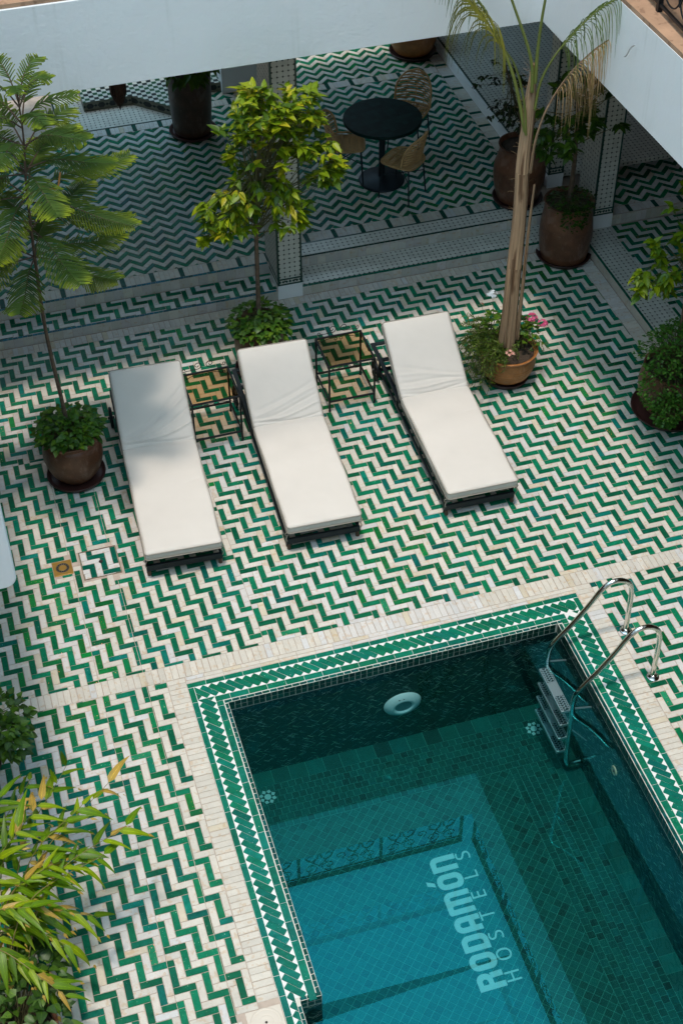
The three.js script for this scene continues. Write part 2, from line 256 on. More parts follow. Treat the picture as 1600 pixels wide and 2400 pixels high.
// ------------------------------------------------------------------ structure: ground and court floor
{
  const s = new THREE.Shape([[-400, -400], [400, -400], [400, 400], [-400, 400]].map((p) => new THREE.Vector2(...p)));
  s.holes.push(new THREE.Path([[-0.3, 0.2], [3.7, 0.2], [3.7, -7.4], [-0.3, -7.4]].map((p) => new THREE.Vector2(...p))));
  const g = new THREE.ShapeGeometry(s); g.rotateX(-Math.PI / 2); g.translate(0, -0.12, 0);
  structure(mesh('ground', metreUV(g), M.coping));
}
const MOD = 0.0525, POOLZ = 6.4;
const DRAIN = [-0.825, -0.655, -1.665, -1.49], HATCH = [-0.585, -0.255, -1.72, -1.38];
const court = structure(base('floor')); court.userData.label = 'green and white herringbone tile floor of the courtyard';
{
  // slabs under the tiles
  mesh('grout', merge([box(-3.4, 5.5, -0.1, -0.0042, -4.8, -0.0), box(-3.4, 0.0, -0.1, -0.0042, 0.0, POOLZ), box(3.377, 5.5, -0.1, -0.0042, 0.0, POOLZ)]), M.grout, court);
  const recs = [], bricks = [];
  const emit = (P, g, x, z) => recs.push(tileRec(P, 0, g ? M.green : M.white, g ? greenTint(x, z) : whiteTint(x, z)));
  herringbone({ ox: 0.5, oz: -0.569, m: MOD, region: [-2.6, 0.71, -3.02, -0.226], stair: 'A', cut: [-0.67, -0.31], holes: [DRAIN, HATCH] }, emit);
  herringbone({ ox: 1.078, oz: -0.53, m: MOD, region: [0.71, 5.34, -4.665, -0.226], stair: 'B' }, emit); herringbone({ ox: 1.078, oz: -0.53, m: MOD, region: [-2.6, 0.71, -4.665, -3.02], stair: 'B' }, emit);
  herringbone({ ox: -0.46, oz: 2.349, m: MOD, region: [-2.4, -0.15, -0.075, 3.6], stair: 'A', cut: [-0.67, -0.31], holes: [[-0.28, 0.1, 2.875, 3.3]] }, emit);
  herringbone({ ox: 3.9, oz: 0.4, m: MOD, region: [3.533, 5.5, -0.075, 2.6], stair: 'B' }, emit);
  // the tiled lid in the floor has newer, whiter tiles
  herringbone({ ox: -0.52, oz: -1.66, m: MOD, region: [HATCH[0] + 0.006, HATCH[1] - 0.006, HATCH[2] + 0.006, HATCH[3] - 0.006], stair: 'A' }, (P, g, x, z) => { const t = g ? [0.8, 0.75, 0.85] : [1.02, 1.06, 1.16]; recs.push(tileRec(P, 0.001, g ? M.green : M.white, t)); });
  layPieces(court, recs, 'tile');
  // bands of white bricks on edge
  const brick = (x0, x1, z0, z1) => bricks.push(tileRec(rectPoly(x0, x1, z0, z1), 0.0005, M.white, whiteTint(x0, z0), { joint: 0.0016, bev: 0.003 }));
  for (let x = -1.9; x < 5.3; x += 0.0515 + rr(-0.002, 0.003)) brick(x, x + 0.0505, -0.226, -0.075);
  for (let z = -0.072; z < 3.5; z += 0.0515 + rr(-0.002, 0.003)) { if (z + 0.05 < 2.87 || z > 3.3) { if (rnd() < 0.06) { brick(-0.148, -0.09, z, z + 0.0505); brick(-0.09, -0.002, z, z + 0.0505); } else brick(-0.148, -0.002, z, z + 0.0505); } if (z < 2.2) brick(3.38, 3.53, z, z + 0.0505); }
  for (let x = 0.0; x < 3.377; x += 0.155) brick(x, x + 0.155, -0.073, -0.035), brick(x, x + 0.155, -0.034, -0.002);
  for (let x = -2.6; x < 5.3; x += 0.054 + rr(-0.004, 0.004)) { if (rnd() < 0.1) { brick(x, x + 0.052, -4.793, -4.73); brick(x, x + 0.052, -4.73, -4.668); } else brick(x, x + 0.052, -4.793, -4.668); }
  for (let z = -4.66; z < -0.24; z += 0.0535 + rr(-0.002, 0.003)) brick(5.345, 5.495, z, z + 0.0525);
  layPieces(court, bricks, 'brick');
}
{ // brass drain and tiled lid frame
  const d = base('floor_drain', [-0.74, 0, -1.578]);
  tag(d, 'square brass floor drain with a black ornamental ring set in the tiles', 'drain');
  const gold = std({ name: 'brass', color: rgb(0.42, 0.24, 0.055), metalness: 0.55, roughness: 0.42, bumpMap: plasterBump, bumpScale: 0.003 });
  mesh('plate', box(-0.083, 0.083, -0.01, 0.0035, -0.086, 0.086, 0.002), gold, d);
  const ring = []; for (const r of [0.056, 0.036]) { const t = new THREE.TorusGeometry(r, 0.0022, 6, 40); t.rotateX(Math.PI / 2); t.translate(0, 0.0045, 0); ring.push(t); }
  for (let k = 0; k < 14; k++) { const a = k / 14 * 2 * Math.PI, b = a + 0.32; ring.push(rod([Math.cos(a) * 0.036, 0.0045, Math.sin(a) * 0.036], [Math.cos(b) * 0.056, 0.0045, Math.sin(b) * 0.056], 0.002, 5), rod([Math.cos(b) * 0.036, 0.0045, Math.sin(b) * 0.036], [Math.cos(a) * 0.056, 0.0045, Math.sin(a) * 0.056], 0.002, 5)); }
  const black = new THREE.RingGeometry(0.034, 0.058, 40); black.rotateX(-Math.PI / 2); black.translate(0, 0.0042, 0);
  mesh('grate', black, std({ color: rgb(0.012, 0.012, 0.012), roughness: 0.6 }), d);
  mesh('ornament', merge(ring), std({ name: 'nickel', color: rgb(0.2, 0.17, 0.12), metalness: 0.8, roughness: 0.4 }), d);
  const h = base('access_cover', [0, 0, 0]); tag(h, 'square tiled access cover with a rusty rim and a finger hole', 'cover');
  const [a, b, c, e] = HATCH, rust = std({ name: 'rusty_rim', color: rgb(0.2, 0.14, 0.09), roughness: 0.8, bumpMap: plasterBump, bumpScale: 0.004 });
  mesh('rim', merge([box(a, b, -0.01, 0.003, c, c + 0.005), box(a, b, -0.01, 0.003, e - 0.005, e), box(a, a + 0.005, -0.01, 0.003, c + 0.005, e - 0.005), box(b - 0.005, b, -0.01, 0.003, c + 0.005, e - 0.005)]), rust, h);
  const hole = new THREE.CylinderGeometry(0.018, 0.018, 0.004, 20); hole.translate(-0.41, 0.0022, -1.56); mesh('finger_hole', hole, std({ color: rgb(0.02, 0.012, 0.008), roughness: 0.8 }), h);
  const sk = base('skimmer_lid', [-0.128, 0, 2.985]); tag(sk, 'cream round skimmer lid in a square plate beside the pool', 'lid');
  const cream = std({ name: 'cream_plastic', color: rgb(0.62, 0.55, 0.46), roughness: 0.5 });
  mesh('plate', box(-0.122, 0.122, -0.01, 0.003, -0.105, 0.3, 0.002), cream, sk);
  const pts = [[0, 0.006], [0.012, 0.006], [0.014, 0.0035], [0.03, 0.0035], [0.032, 0.006], [0.05, 0.007], [0.052, 0.0045], [0.056, 0.0045], [0.058, 0.007], [0.086, 0.0075], [0.088, 0.005], [0.092, 0.005], [0.094, 0.0075], [0.104, 0.0075], [0.108, 0.003]].map((p) => new THREE.Vector2(...p));
  mesh('lid', new THREE.LatheGeometry(pts, 48), cream, sk);
  const ho = new THREE.CylinderGeometry(0.009, 0.009, 0.003, 16); ho.translate(0, 0.0065, 0); mesh('finger_hole', ho, std({ color: rgb(0.03, 0.02, 0.015), roughness: 0.8 }), sk);
}

// ------------------------------------------------------------------ pool
const PX0 = 0.28, PX1 = 3.095, PZ0 = 0.28, FLOOR = -1.02, WATER = -0.1, NOTCH = 2.872;
const pool = structure(base('pool')); pool.userData.label = 'rectangular tiled pool with a green rope border';
{
  const W = 3.377, recs = [], white = (x, z) => [1.06, 1.1, 1.22];
  // border sheet of white triangles between the green pieces
  mesh('border_bed', merge([box(0, W, -0.11, -0.0015, 0.0, 0.243), box(0, 0.243, -0.11, -0.0015, 0.243, NOTCH), box(0, 0.1, -0.11, -0.0015, NOTCH, POOLZ), box(W - 0.243, W, -0.11, -0.0015, 0.243, POOLZ)]), std({ name: 'white_border', color: rgb(0.72, 0.72, 0.68), roughness: 0.45 }), pool);
  const T = (P, tint, o) => recs.push(tileRec(P, 0.001, M.green, tint, { joint: 0.0013, jit: 0.0006, ...o }));
  const gt = (x = 0, z = 0) => { const v = 0.85 + 0.3 * rnd(); return [v * (1 + rnd()), v * (0.98 + 0.1 * rnd()), v * (0.9 + 0.35 * rnd() + 0.25 * smooth(0, 3, z))]; };
  for (let k = 0; k < 22; k++) { const x = k * 0.1535, x1 = Math.min(x + 0.1535, W); T(rectPoly(x, x1, 0, 0.048), gt()); if (x > 0.1 && x1 < W - 0.1) T(rectPoly(Math.max(x, 0.187), Math.min(x1, W - 0.187), 0.187, 0.243), gt()); }
  for (let z = 0.05; z < POOLZ - 0.2; z += 0.1545) { T(rectPoly(0, 0.048, z, z + 0.1545), gt(0, z)); T(rectPoly(W - 0.048, W, z, z + 0.1545), gt(0, 0)); if (z > 0.1) { if (z + 0.16 < NOTCH) T(rectPoly(0.187, 0.243, z + 0.09, z + 0.2445), gt(0, z)); T(rectPoly(W - 0.243, W - 0.187, z + 0.09, z + 0.2445), gt()); } }
  T(rectPoly(0.187, 0.243, 0.243, 0.294), gt()); T(rectPoly(W - 0.243, W - 0.187, 0.243, 0.294), gt());
  const rope = (cx, cz, clip) => { const a = Math.SQRT1_2, l = 0.077, w = 0.0250; let P = [[-l, -w], [l, -w], [l, w], [-l, w]].map(([u, v]) => [cx + a * u - a * v, cz + a * u + a * v]); P = clipRect(P, ...clip); if (P.length > 2) { const r = tileRec(P, 0.002, M.green, gt(0, cz), { joint: 0.0012, jit: 0.0008 }); recs.push(r); } };
  for (let x = 0.02; x < W; x += 0.0702) rope(x, 0.1175, [0.05, W - 0.05, 0.05, 0.185]);
  for (let z = 0.15; z < POOLZ - 0.2; z += 0.0702) { rope(0.1175, z, [0.05, z < NOTCH ? 0.185 : 0.1, 0.186, POOLZ]); rope(W - 0.1175, z, [W - 0.185, W - 0.05, 0.186, POOLZ]); }
  layPieces(pool, recs, 'tile');
  // lip of small tiles and the dark waterline rows
  const lip = [], dk = std({ name: 'dark_glaze', map: greenMap, roughness: 0.3, vertexColors: true, bumpMap: glazeBump, bumpScale: 0.0012 });
  const lt = () => { const v = 0.4 + 0.4 * rnd(); return [v, v * 0.85, v * (1.1 + 0.5 * rnd())]; };
  mesh('lip_bed', merge([box(0.243, W - 0.243, -0.11, -0.003, 0.243, PZ0 - 0.002), box(0.243, PX0 - 0.002, -0.11, -0.003, PZ0 - 0.002, NOTCH + 0.03), box(PX1 + 0.002, W - 0.243, -0.11, -0.003, PZ0 - 0.002, POOLZ), box(0.1, 0.128, -0.11, -0.003, NOTCH, POOLZ), box(0.128, 0.243, -0.11, -0.003, NOTCH, NOTCH + 0.03)]), M.whitegrout, pool);
  for (let x = 0.25; x < W - 0.26; x += 0.062) lip.push(tileRec(rectPoly(x, x + 0.06, 0.248, 0.277), -0.0005, M.green, lt(), { joint: 0.001 }));
  for (let z = 0.285; z < POOLZ - 0.2; z += 0.05) { if (z < NOTCH - 0.03) lip.push(tileRec(rectPoly(0.249, 0.276, z, z + 0.048), -0.0005, M.green, lt(), { joint: 0.001 })); if (z > NOTCH + 0.03) lip.push(tileRec(rectPoly(0.102, 0.126, z, z + 0.048), -0.0005, M.green, lt(), { joint: 0.001 })); lip.push(tileRec(rectPoly(PX1 + 0.004, W - 0.249, z, z + 0.06), -0.0005, M.green, lt(), { joint: 0.001 })); }
  for (let x = 0.13; x < 0.27; x += 0.05) lip.push(tileRec(rectPoly(x, x + 0.048, NOTCH + 0.002, NOTCH + 0.028), -0.0005, M.green, lt(), { joint: 0.001 }));
  layPieces(pool, lip, 'lip_tile');
  // walls: dark fish-bone tiles, pale joints and the glints on them painted as random strokes
  const wallTex = (() => {
    const n = 1024, c = document.createElement('canvas'); c.width = c.height = n; const x = c.getContext('2d'); x.fillStyle = '#021c1a'; x.fillRect(0, 0, n, n);
    for (let j = 0; j < 12; j++) for (let i = -1; i < 24; i++) { // herringbone bricks 85 x 42 px
      for (let k = 0; k < 2; k++) { const u = i * 42.667 + k * 21, v = j * 85.333 + k * 42, g = 6 + rnd() * 8, gg = 24 + rnd() * 18; x.fillStyle = `rgb(${(rnd() * 3) | 0},${gg | 0},${(gg * 0.9 + g * 0.3) | 0})`; x.save(); x.translate(u, v); x.rotate(k ? 0.62 : -0.62); x.fillRect(-30, -10, 60, 20); x.restore(); } }
    x.lineCap = 'round';
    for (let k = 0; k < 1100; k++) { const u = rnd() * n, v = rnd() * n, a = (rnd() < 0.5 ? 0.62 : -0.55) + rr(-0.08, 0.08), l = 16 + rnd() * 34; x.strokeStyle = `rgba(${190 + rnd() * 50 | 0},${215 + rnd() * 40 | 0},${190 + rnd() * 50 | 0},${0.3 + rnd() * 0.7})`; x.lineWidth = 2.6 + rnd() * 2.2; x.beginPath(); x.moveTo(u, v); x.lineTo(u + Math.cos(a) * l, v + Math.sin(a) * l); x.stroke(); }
    const t = new THREE.CanvasTexture(c); t.colorSpace = THREE.SRGBColorSpace; t.wrapS = t.wrapT = THREE.RepeatWrapping; t.repeat.set(0.8, 0.8); return t;
  })();
  const wallMat = std({ name: 'dark_pool_tile', map: wallTex, roughness: 0.5 });
  mesh('pool_wall', merge([box(0, W, FLOOR - 0.3, -0.11, PZ0 - 0.16, PZ0), box(PX1, PX1 + 0.16, FLOOR - 0.3, -0.11, PZ0, POOLZ), box(PX0 - 0.16, PX0, FLOOR - 0.3, -0.11, PZ0, NOTCH + 0.03), box(-0.05, 0.128, FLOOR - 0.3, -0.11, NOTCH + 0.03, POOLZ), box(-0.05, W, FLOOR - 0.3, -0.11, POOLZ - 0.16, POOLZ)]), wallMat, pool);
  // two rows of square tiles above the water line
  const rows = []; const dt = () => { const v = 0.12 + 0.25 * rnd(); return [v, v, v * 1.1]; };
  const wt = (axis, a, b, y0, y1, at, sgn) => { let P = rectPoly(a, b, -y1, -y0); const g = tileRec(P, 0, dk, dt(), { joint: 0.0011, drop: 0.003, bev: 0.001 }); if (!g) return; const q = g.g;
    if (axis === 'x') q.rotateX(Math.PI / 2), q.translate(0, 0, at); else q.rotateX(Math.PI / 2), q.rotateY(sgn > 0 ? Math.PI / 2 : -Math.PI / 2), q.translate(at, 0, 0);
    rows.push({ ...g, at: axis === 'x' ? [(a + b) / 2, -0.06, at] : [at, -0.06, sgn > 0 ? -(a + b) / 2 : (a + b) / 2] }); };
  for (let r = 0; r < 2; r++) { const y0 = -0.098 + r * 0.048, y1 = y0 + 0.046; for (let x = PX0; x < PX1 - 0.02; x += 0.05) wt('x', x, Math.min(x + 0.048, PX1), y0, y1, PZ0 + 0.001, 1); for (let z = PZ0; z < 5; z += 0.05) wt('z', z, z + 0.048, y0, y1, PX1 - 0.001, -1); for (let x = 0.13; x < PX0; x += 0.05) wt('x', x, Math.min(x + 0.048, PX0), y0, y1, NOTCH + 0.031, 1); }
  layPieces(pool, rows, 'wall_tile', 120);
  mesh('joint', merge([box(PX0, PX1, -0.0995, -0.0015, PZ0 - 0.01, PZ0 - 0.0015), box(PX1 + 0.0015, PX1 + 0.01, -0.0995, -0.0015, PZ0, POOLZ - 0.2), box(0.129, PX0, -0.0995, -0.004, NOTCH + 0.0, NOTCH + 0.0285)]), M.whitegrout, pool);
  // floor mosaic
  const floorMat = std({ name: 'teal_mosaic', map: tex(256, (u, v) => { const k = 0.75 + 0.5 * fbm(u * 8, v * 8, 8); return [0.0005 * k, 0.108 * k, 0.088 * k]; }, { srgb: true }), roughness: 0.6, vertexColors: true });
  sheet(-0.05, W, PZ0 - 0.05, POOLZ, FLOOR - 0.004, std({ name: 'mosaic_grout', color: rgb(0.14, 0.44, 0.36), roughness: 0.9 }), 'mosaic_bed', pool);
  const mos = [], tt = (bright) => { const r = rnd(), v = r < 0.12 ? 0.3 + 0.2 * rnd() : r < 0.4 ? 0.6 + 0.2 * rnd() : 0.8 + 0.3 * rnd(); return [v, v * bright, v * bright * (0.95 + 0.12 * rnd())]; };
  const ft = (P, bright = 1) => mos.push(tileRec(P, FLOOR, floorMat, tt(bright), { joint: 0.0019, jit: 0.0006, drop: 0.003, bev: 0.0008 }));
  const fx0 = 0.13, fx1 = PX1, fz0 = PZ0, fz1 = 4.6, B1 = 0.15, B2 = 0.55;
  for (let x = fx0; x < fx1; x += 0.15) ft(rectPoly(x, Math.min(x + 0.15, fx1), fz0, fz0 + B1), 1.2);
  for (let z = fz0 + B1; z < fz1; z += 0.15) { ft(rectPoly(fx1 - B1, fx1, z, z + 0.15), 1.25); }
  const s = 0.062;
  for (let j = 0; j < 7; j++) for (let x = fx0 + (j % 2) * 0.03; x < fx1 - B1 - 0.02; x += s) { const z = fz0 + B1 + j * s; ft(rectPoly(x, Math.min(x + s, fx1 - B1), z, z + s), 0.95); }
  for (let i = 0; i < 7; i++) for (let z = fz0 + B1 + 7 * s - (i % 2) * 0.03; z < fz1; z += s) { const x = fx1 - B1 - (i + 1) * s; ft(rectPoly(x, x + s, Math.max(z, fz0 + B1 + 7 * s), z + s), 0.95); }
  const dx1 = fx1 - B1 - 7 * s, dz0 = fz0 + B1 + 7 * s, c = Math.SQRT1_2 * s;
  for (let a = -60; a < 90; a++) for (let b = -60; b < 90; b++) { const x = 1 + (a + b) * c, z = 2 + (a - b) * c; if (x < 0.1 || x > dx1 + 0.1 || z < dz0 - 0.1 || z > fz1) continue; const P = clipRect([[x, z - c], [x + c, z], [x, z + c], [x - c, z]], fx0, dx1, dz0, fz1); if (P.length > 2 && Math.abs(areaOf(P)) > 2e-4) ft(P, 1); }
  layPieces(pool, mos, 'mosaic_tile');
}
{ // lettering and two stars laid in white tile on the pool floor
  const white = std({ name: 'white_mosaic', color: rgb(0.86, 0.88, 0.87), roughness: 0.6 });
  const rr2 = (x0, x1, y0, y1, r) => { const [a, b, c, d] = Array.isArray(r) ? r : [r, r, r, r]; const p = new THREE.Path(); p.moveTo(x0 + a, y0); p.lineTo(x1 - b, y0); if (b) p.absarc(x1 - b, y0 + b, b, -Math.PI / 2, 0); p.lineTo(x1, y1 - c); if (c) p.absarc(x1 - c, y1 - c, c, 0, Math.PI / 2); p.lineTo(x0 + d, y1); if (d) p.absarc(x0 + d, y1 - d, d, Math.PI / 2, Math.PI); p.lineTo(x0, y0 + a); if (a) p.absarc(x0 + a, y0 + a, a, Math.PI, 1.5 * Math.PI); return p; };
  const shape = (p, holes = []) => { const s = new THREE.Shape(p.getPoints(8)); s.holes = holes.map((h) => new THREE.Path(h.getPoints(8))); return s; };
  const H = 0.213, t = 0.047, w = 0.14;
  const poly = (...a) => { const p = new THREE.Path(); p.setFromPoints(a.map((q) => new THREE.Vector2(...q))); return p; };
  const L = {
    R: [w, [shape(rr2(0, w, 0.088, H, [0, 0.055, 0.055, 0]), [rr2(t, w - t, 0.088 + 0.04, H - 0.042, [0, 0.02, 0.02, 0])]), shape(rr2(0, t, 0, 0.0885, 0)), shape(poly([w - t - 0.002, 0.09], [w - 0.004, 0.1], [w, 0], [w - t, 0]))]],
    O: [w, [shape(rr2(0, w, 0, H, 0.062), [rr2(t, w - t, 0.045, H - 0.045, 0.022)])]],
    D: [w, [shape(rr2(0, w, 0, H, [0, 0.062, 0.062, 0]), [rr2(t, w - t, 0.043, H - 0.043, [0, 0.022, 0.022, 0])])]],
    A: [w, [shape(rr2(0, w, 0.05, H, [0, 0, 0.062, 0.062]), [rr2(t, w - t, 0.095, H - 0.045, [0, 0, 0.022, 0.022])]), shape(rr2(0, t, 0, 0.0505, 0)), shape(rr2(w - t, w, 0, 0.0505, 0))]],
    M: [0.205, [shape(rr2(0, 0.205, 0.12, H, [0, 0, 0.06, 0.02]), [rr2(t, 0.079, 0.1201, H - 0.045, [0, 0, 0.016, 0.005]), rr2(0.126, 0.158, 0.1201, H - 0.045, [0, 0, 0.016, 0.005])]), shape(rr2(0, t, 0, 0.1205, 0)), shape(rr2(0.079, 0.126, 0, 0.1205, 0)), shape(rr2(0.158, 0.205, 0, 0.1205, 0))]],
    N: [w, [shape(rr2(0, w, 0.12, H, [0, 0, 0.06, 0]), [rr2(t, w - t, 0.1201, H - 0.045, [0, 0, 0.022, 0])]), shape(rr2(0, t, 0, 0.1205, 0)), shape(rr2(w - t, w, 0, 0.1205, 0))]],
  };
  L['Ó'] = [w, [...L.O[1], shape(poly([0.05, H + 0.02], [0.085, H + 0.02], [0.115, H + 0.082], [0.075, H + 0.082]))]];
  const put = (g) => { g.rotateX(-Math.PI / 2); g.rotateY(Math.PI / 2); return g; }; // text runs towards -z, its top towards -x
  let s = 0;
  const word = ['R', 'O', 'D', 'A', 'M', 'Ó', 'N'], total = word.reduce((a, k) => a + L[k][0], 0), gap = (1.205 - total) / 6;
  for (const k of word) { const g = merge(L[k][1].map((q) => new THREE.ExtrudeGeometry(q, { depth: 0.002, bevelEnabled: false }))); put(g); g.translate(1.772, FLOOR + 0.0022, 2.712 - s); mesh('letter', metreUV(g), white, pool); s += L[k][0] + gap; }
  const font = await new FontLoader().loadAsync('fonts/droid/droid_sans_regular.typeface.json');
  [...'HOSTELS'].forEach((ch, i) => { const sh = font.generateShapes(ch, 0.118); const g = new THREE.ExtrudeGeometry(sh, { depth: 0.002, bevelEnabled: false, curveSegments: 6 }); put(g); g.translate(1.897, FLOOR + 0.0022, 2.708 - i * 0.186); mesh('letter', metreUV(g), white, pool); });
  for (const [x, z] of [[2.87, 0.53], [0.49, 0.54]]) { const gs = []; for (let k = 0; k < 8; k++) { const a = k / 8 * 2 * Math.PI + 0.39, P = [[0.036, 0], [0.053, 0.019], [0.074, 0.002], [0.055, -0.019]].map(([r, q]) => [x + Math.cos(a) * r - Math.sin(a) * q, z + Math.sin(a) * r + Math.cos(a) * q]); gs.push(tileGeo(P, FLOOR + 0.003, [1, 1, 1], { drop: 0.004, bev: 0.0006 })); }
    const P = []; for (let k = 0; k < 8; k++) { const a = k / 8 * 2 * Math.PI + 0.39; P.push([x + Math.cos(a) * 0.03, z + Math.sin(a) * 0.03]); } gs.push(tileGeo(P, FLOOR + 0.003, [1, 1, 1], { drop: 0.004, bev: 0.0006 }));
    for (const g of gs) mesh('star_piece', g, white, pool); }
  // return jet
  const j = new THREE.LatheGeometry([[0, 0.004], [0.012, 0.006], [0.016, 0.002], [0.026, 0.004], [0.034, 0.012], [0.042, 0.008], [0.044, 0]].map((p) => new THREE.Vector2(...p)), 28); j.rotateZ(Math.PI / 2); j.translate(PX1 - 0.001, -0.4, 1.535);
  const jet = base('pool_return_jet'); tag(jet, 'small round cream return jet in the dark right pool wall', 'jet'); mesh('flange', j, std({ name: 'cream_abs', color: rgb(0.55, 0.45, 0.28), roughness: 0.5 }), jet);
  const jh = new THREE.SphereGeometry(0.013, 14, 10); jh.translate(PX1 - 0.005, -0.4, 1.535); mesh('eyeball', jh, std({ color: rgb(0.1, 0.06, 0.03), roughness: 0.5 }), jet);
  // lamp
  const lamp = base('pool_light', [1.745, -0.555, PZ0 + 0.001]); tag(lamp, 'round white underwater lamp on the far pool wall, switched off', 'pool light');
  const fl = new THREE.LatheGeometry([[0.075, 0.03], [0.082, 0.042], [0.1, 0.044], [0.135, 0.03], [0.16, 0.012], [0.166, 0]].map((p) => new THREE.Vector2(...p)), 48); fl.rotateX(Math.PI / 2); fl.scale(1, 0.82, 1); mesh('flange', fl, std({ name: 'white_abs', color: rgb(0.62, 0.72, 0.73), roughness: 0.4 }), lamp);
  const ln = new THREE.LatheGeometry([[0, 0.026], [0.02, 0.03], [0.03, 0.026], [0.045, 0.031], [0.055, 0.026], [0.078, 0.03]].map((p) => new THREE.Vector2(...p)), 40); ln.rotateX(Math.PI / 2); ln.scale(1, 0.82, 1); mesh('lens', ln, std({ name: 'lamp_lens', color: rgb(0.16, 0.28, 0.3), roughness: 0.25 }), lamp);
  [-1, 1].forEach((k) => mesh('screw', (() => { const g = new THREE.CylinderGeometry(0.006, 0.006, 0.004, 10); g.rotateX(Math.PI / 2); g.translate(0.02 * k - 0.02, 0.095, 0.036); return g; })(), M.frame, lamp));
}
{ // water: a still body that tints what lies deep in it
  const g = new THREE.BoxGeometry(PX1 - 0.128 - 0.004, WATER - FLOOR - 0.012, POOLZ - 0.16 - PZ0 - 0.004); g.translate((PX1 + 0.128) / 2, (WATER + FLOOR) / 2 + 0.006, (POOLZ - 0.16 + PZ0) / 2);
  structure(mesh('water', metreUV(g.toNonIndexed(), 0.4), phy({ name: 'pool_water', color: rgb(0.0, 0.004, 0.004), transparent: true, opacity: 0.28, roughness: 0, ior: 2.9, specularColor: rgb(0.06, 0.95, 1), thickness: 1, attenuationColor: rgb(0.22, 0.97, 0.99), attenuationDistance: 2.2 })));
}
{ // stainless ladder
  const l = base('pool_ladder', [0, 0, 0]); tag(l, 'polished steel pool ladder with two hoop rails and four treads', 'ladder');
  const R = (z) => { const c = curve([[3.6, 0.004, z], [3.596, 0.25, z], [3.588, 0.48, z], [3.555, 0.585, z], [3.475, 0.645, z], [3.39, 0.645, z], [3.325, 0.595, z], [3.217, 0.42, z], [3.084, 0.225, z], [2.965, 0.075, z], [2.93, 0.0, z], [2.922, -0.12, z], [2.93, -0.45, z], [2.945, -0.86, z], [2.96, -0.9, z], [3.0, -0.915, z], [3.09, -0.915, z]], 90); return sweep(c, 0.021, 16); };
  for (const z of [0.513, 1.03]) {
    const r = mesh('rail', R(z), M.steel, l);
    const f = new THREE.LatheGeometry([[0.021, 0.03], [0.03, 0.028], [0.034, 0.012], [0.048, 0.008], [0.052, 0.001]].map((p) => new THREE.Vector2(...p)), 28); f.translate(3.604, 0.001, z); mesh('flange', f, M.steel, r);
    mesh('brace', rod([2.926, -0.16, z], [3.09, -0.2, z], 0.008, 8), M.steelmatt, r); mesh('brace', rod([2.932, -0.42, z], [3.09, -0.62, z + 0.02], 0.005, 8), M.steelmatt, r);
  }
  for (let k = 0; k < 4; k++) { const y = -0.2 - k * 0.178, x = 2.885 + k * 0.004; const t = mesh('tread', box(x - 0.045, x + 0.045, y - 0.03, y, 0.535, 1.008, 0.004), M.steelmatt, l);
    const g = []; for (const [a, b] of [[0.55, 0.69], [0.85, 0.99]]) for (let z = a; z < b; z += 0.024) for (let q = -1; q < 2; q++) { const e = box(-0.0045, 0.0045, 0, 0.004, -0.013, 0.013); e.rotateY((q & 1) ? 0.7 : -0.7); e.translate(x + q * 0.026, y + 0.0002, z + 0.012); g.push(e); }
    for (let q = -3; q <= 3; q++) g.push(box(x + q * 0.011 - 0.002, x + q * 0.011 + 0.002, y, y + 0.003, 0.71, 0.84)); mesh('grip', merge(g), M.steelmatt, t).userData.kind = 'stuff';
    for (const [a, b] of [[0.548, 0.694], [0.848, 0.994]]) mesh('grip_hole_shade', box(x - 0.037, x + 0.037, y - 0.001, y + 0.0006, a, b), M.frame, t);  // dark sheets painted in for the shaded holes between the grip bars
    for (const q of [0.536, 0.996]) mesh('end_cap', box(x - 0.02, x + 0.02, y + 0.0005, y + 0.003, q, q + 0.01), M.frame, t); }
}

// ------------------------------------------------------------------ steps, galleries, columns
const GY = 0.235, SY = 0.11;
const dotTex = (() => { const n = 512, c = document.createElement('canvas'); c.width = c.height = n; const x = c.getContext('2d'); x.fillStyle = '#bdb9ab'; x.fillRect(0, 0, n, n);
  for (let j = 0; j < 8; j++) for (let i = 0; i < 8; i++) { const v = 196 + rnd() * 16 | 0; x.fillStyle = `rgb(${v},${v - 3},${v - 14})`; x.fillRect(i * 64 + 1, j * 64 + 1, 62, 62); x.fillStyle = '#9d988a'; x.fillRect(i * 64 - 1, j * 64, 2, 64); x.fillRect(i * 64, j * 64 - 1, 64, 2); }
  for (let j = 0; j <= 8; j++) for (let i = 0; i <= 8; i++) { const r = 11 + rnd() * 2; x.fillStyle = '#8d897c'; x.beginPath(); x.moveTo(i * 64 - r - 3, j * 64); x.lineTo(i * 64, j * 64 - r - 3); x.lineTo(i * 64 + r + 3, j * 64); x.lineTo(i * 64, j * 64 + r + 3); x.fill(); x.fillStyle = '#0a1512'; x.beginPath(); x.moveTo(i * 64 - r, j * 64); x.lineTo(i * 64, j * 64 - r); x.lineTo(i * 64 + r, j * 64); x.lineTo(i * 64, j * 64 + r); x.fill(); }
  const t = new THREE.CanvasTexture(c); t.colorSpace = THREE.SRGBColorSpace; t.wrapS = t.wrapT = THREE.RepeatWrapping; t.repeat.set(1 / 0.44, 1 / 0.44); return t; })();
M.dots = std({ name: 'dotted_tile', map: dotTex, roughness: 0.35, bumpMap: glazeBump, bumpScale: 0.001 });
M.greenplain = std({ name: 'green_glaze', map: greenMap, roughness: 0.3, bumpMap: glazeBump, bumpScale: 0.0014 });
M.greendark = std({ name: 'dark_green_glaze', color: rgb(0.005, 0.045, 0.03), roughness: 0.3 });
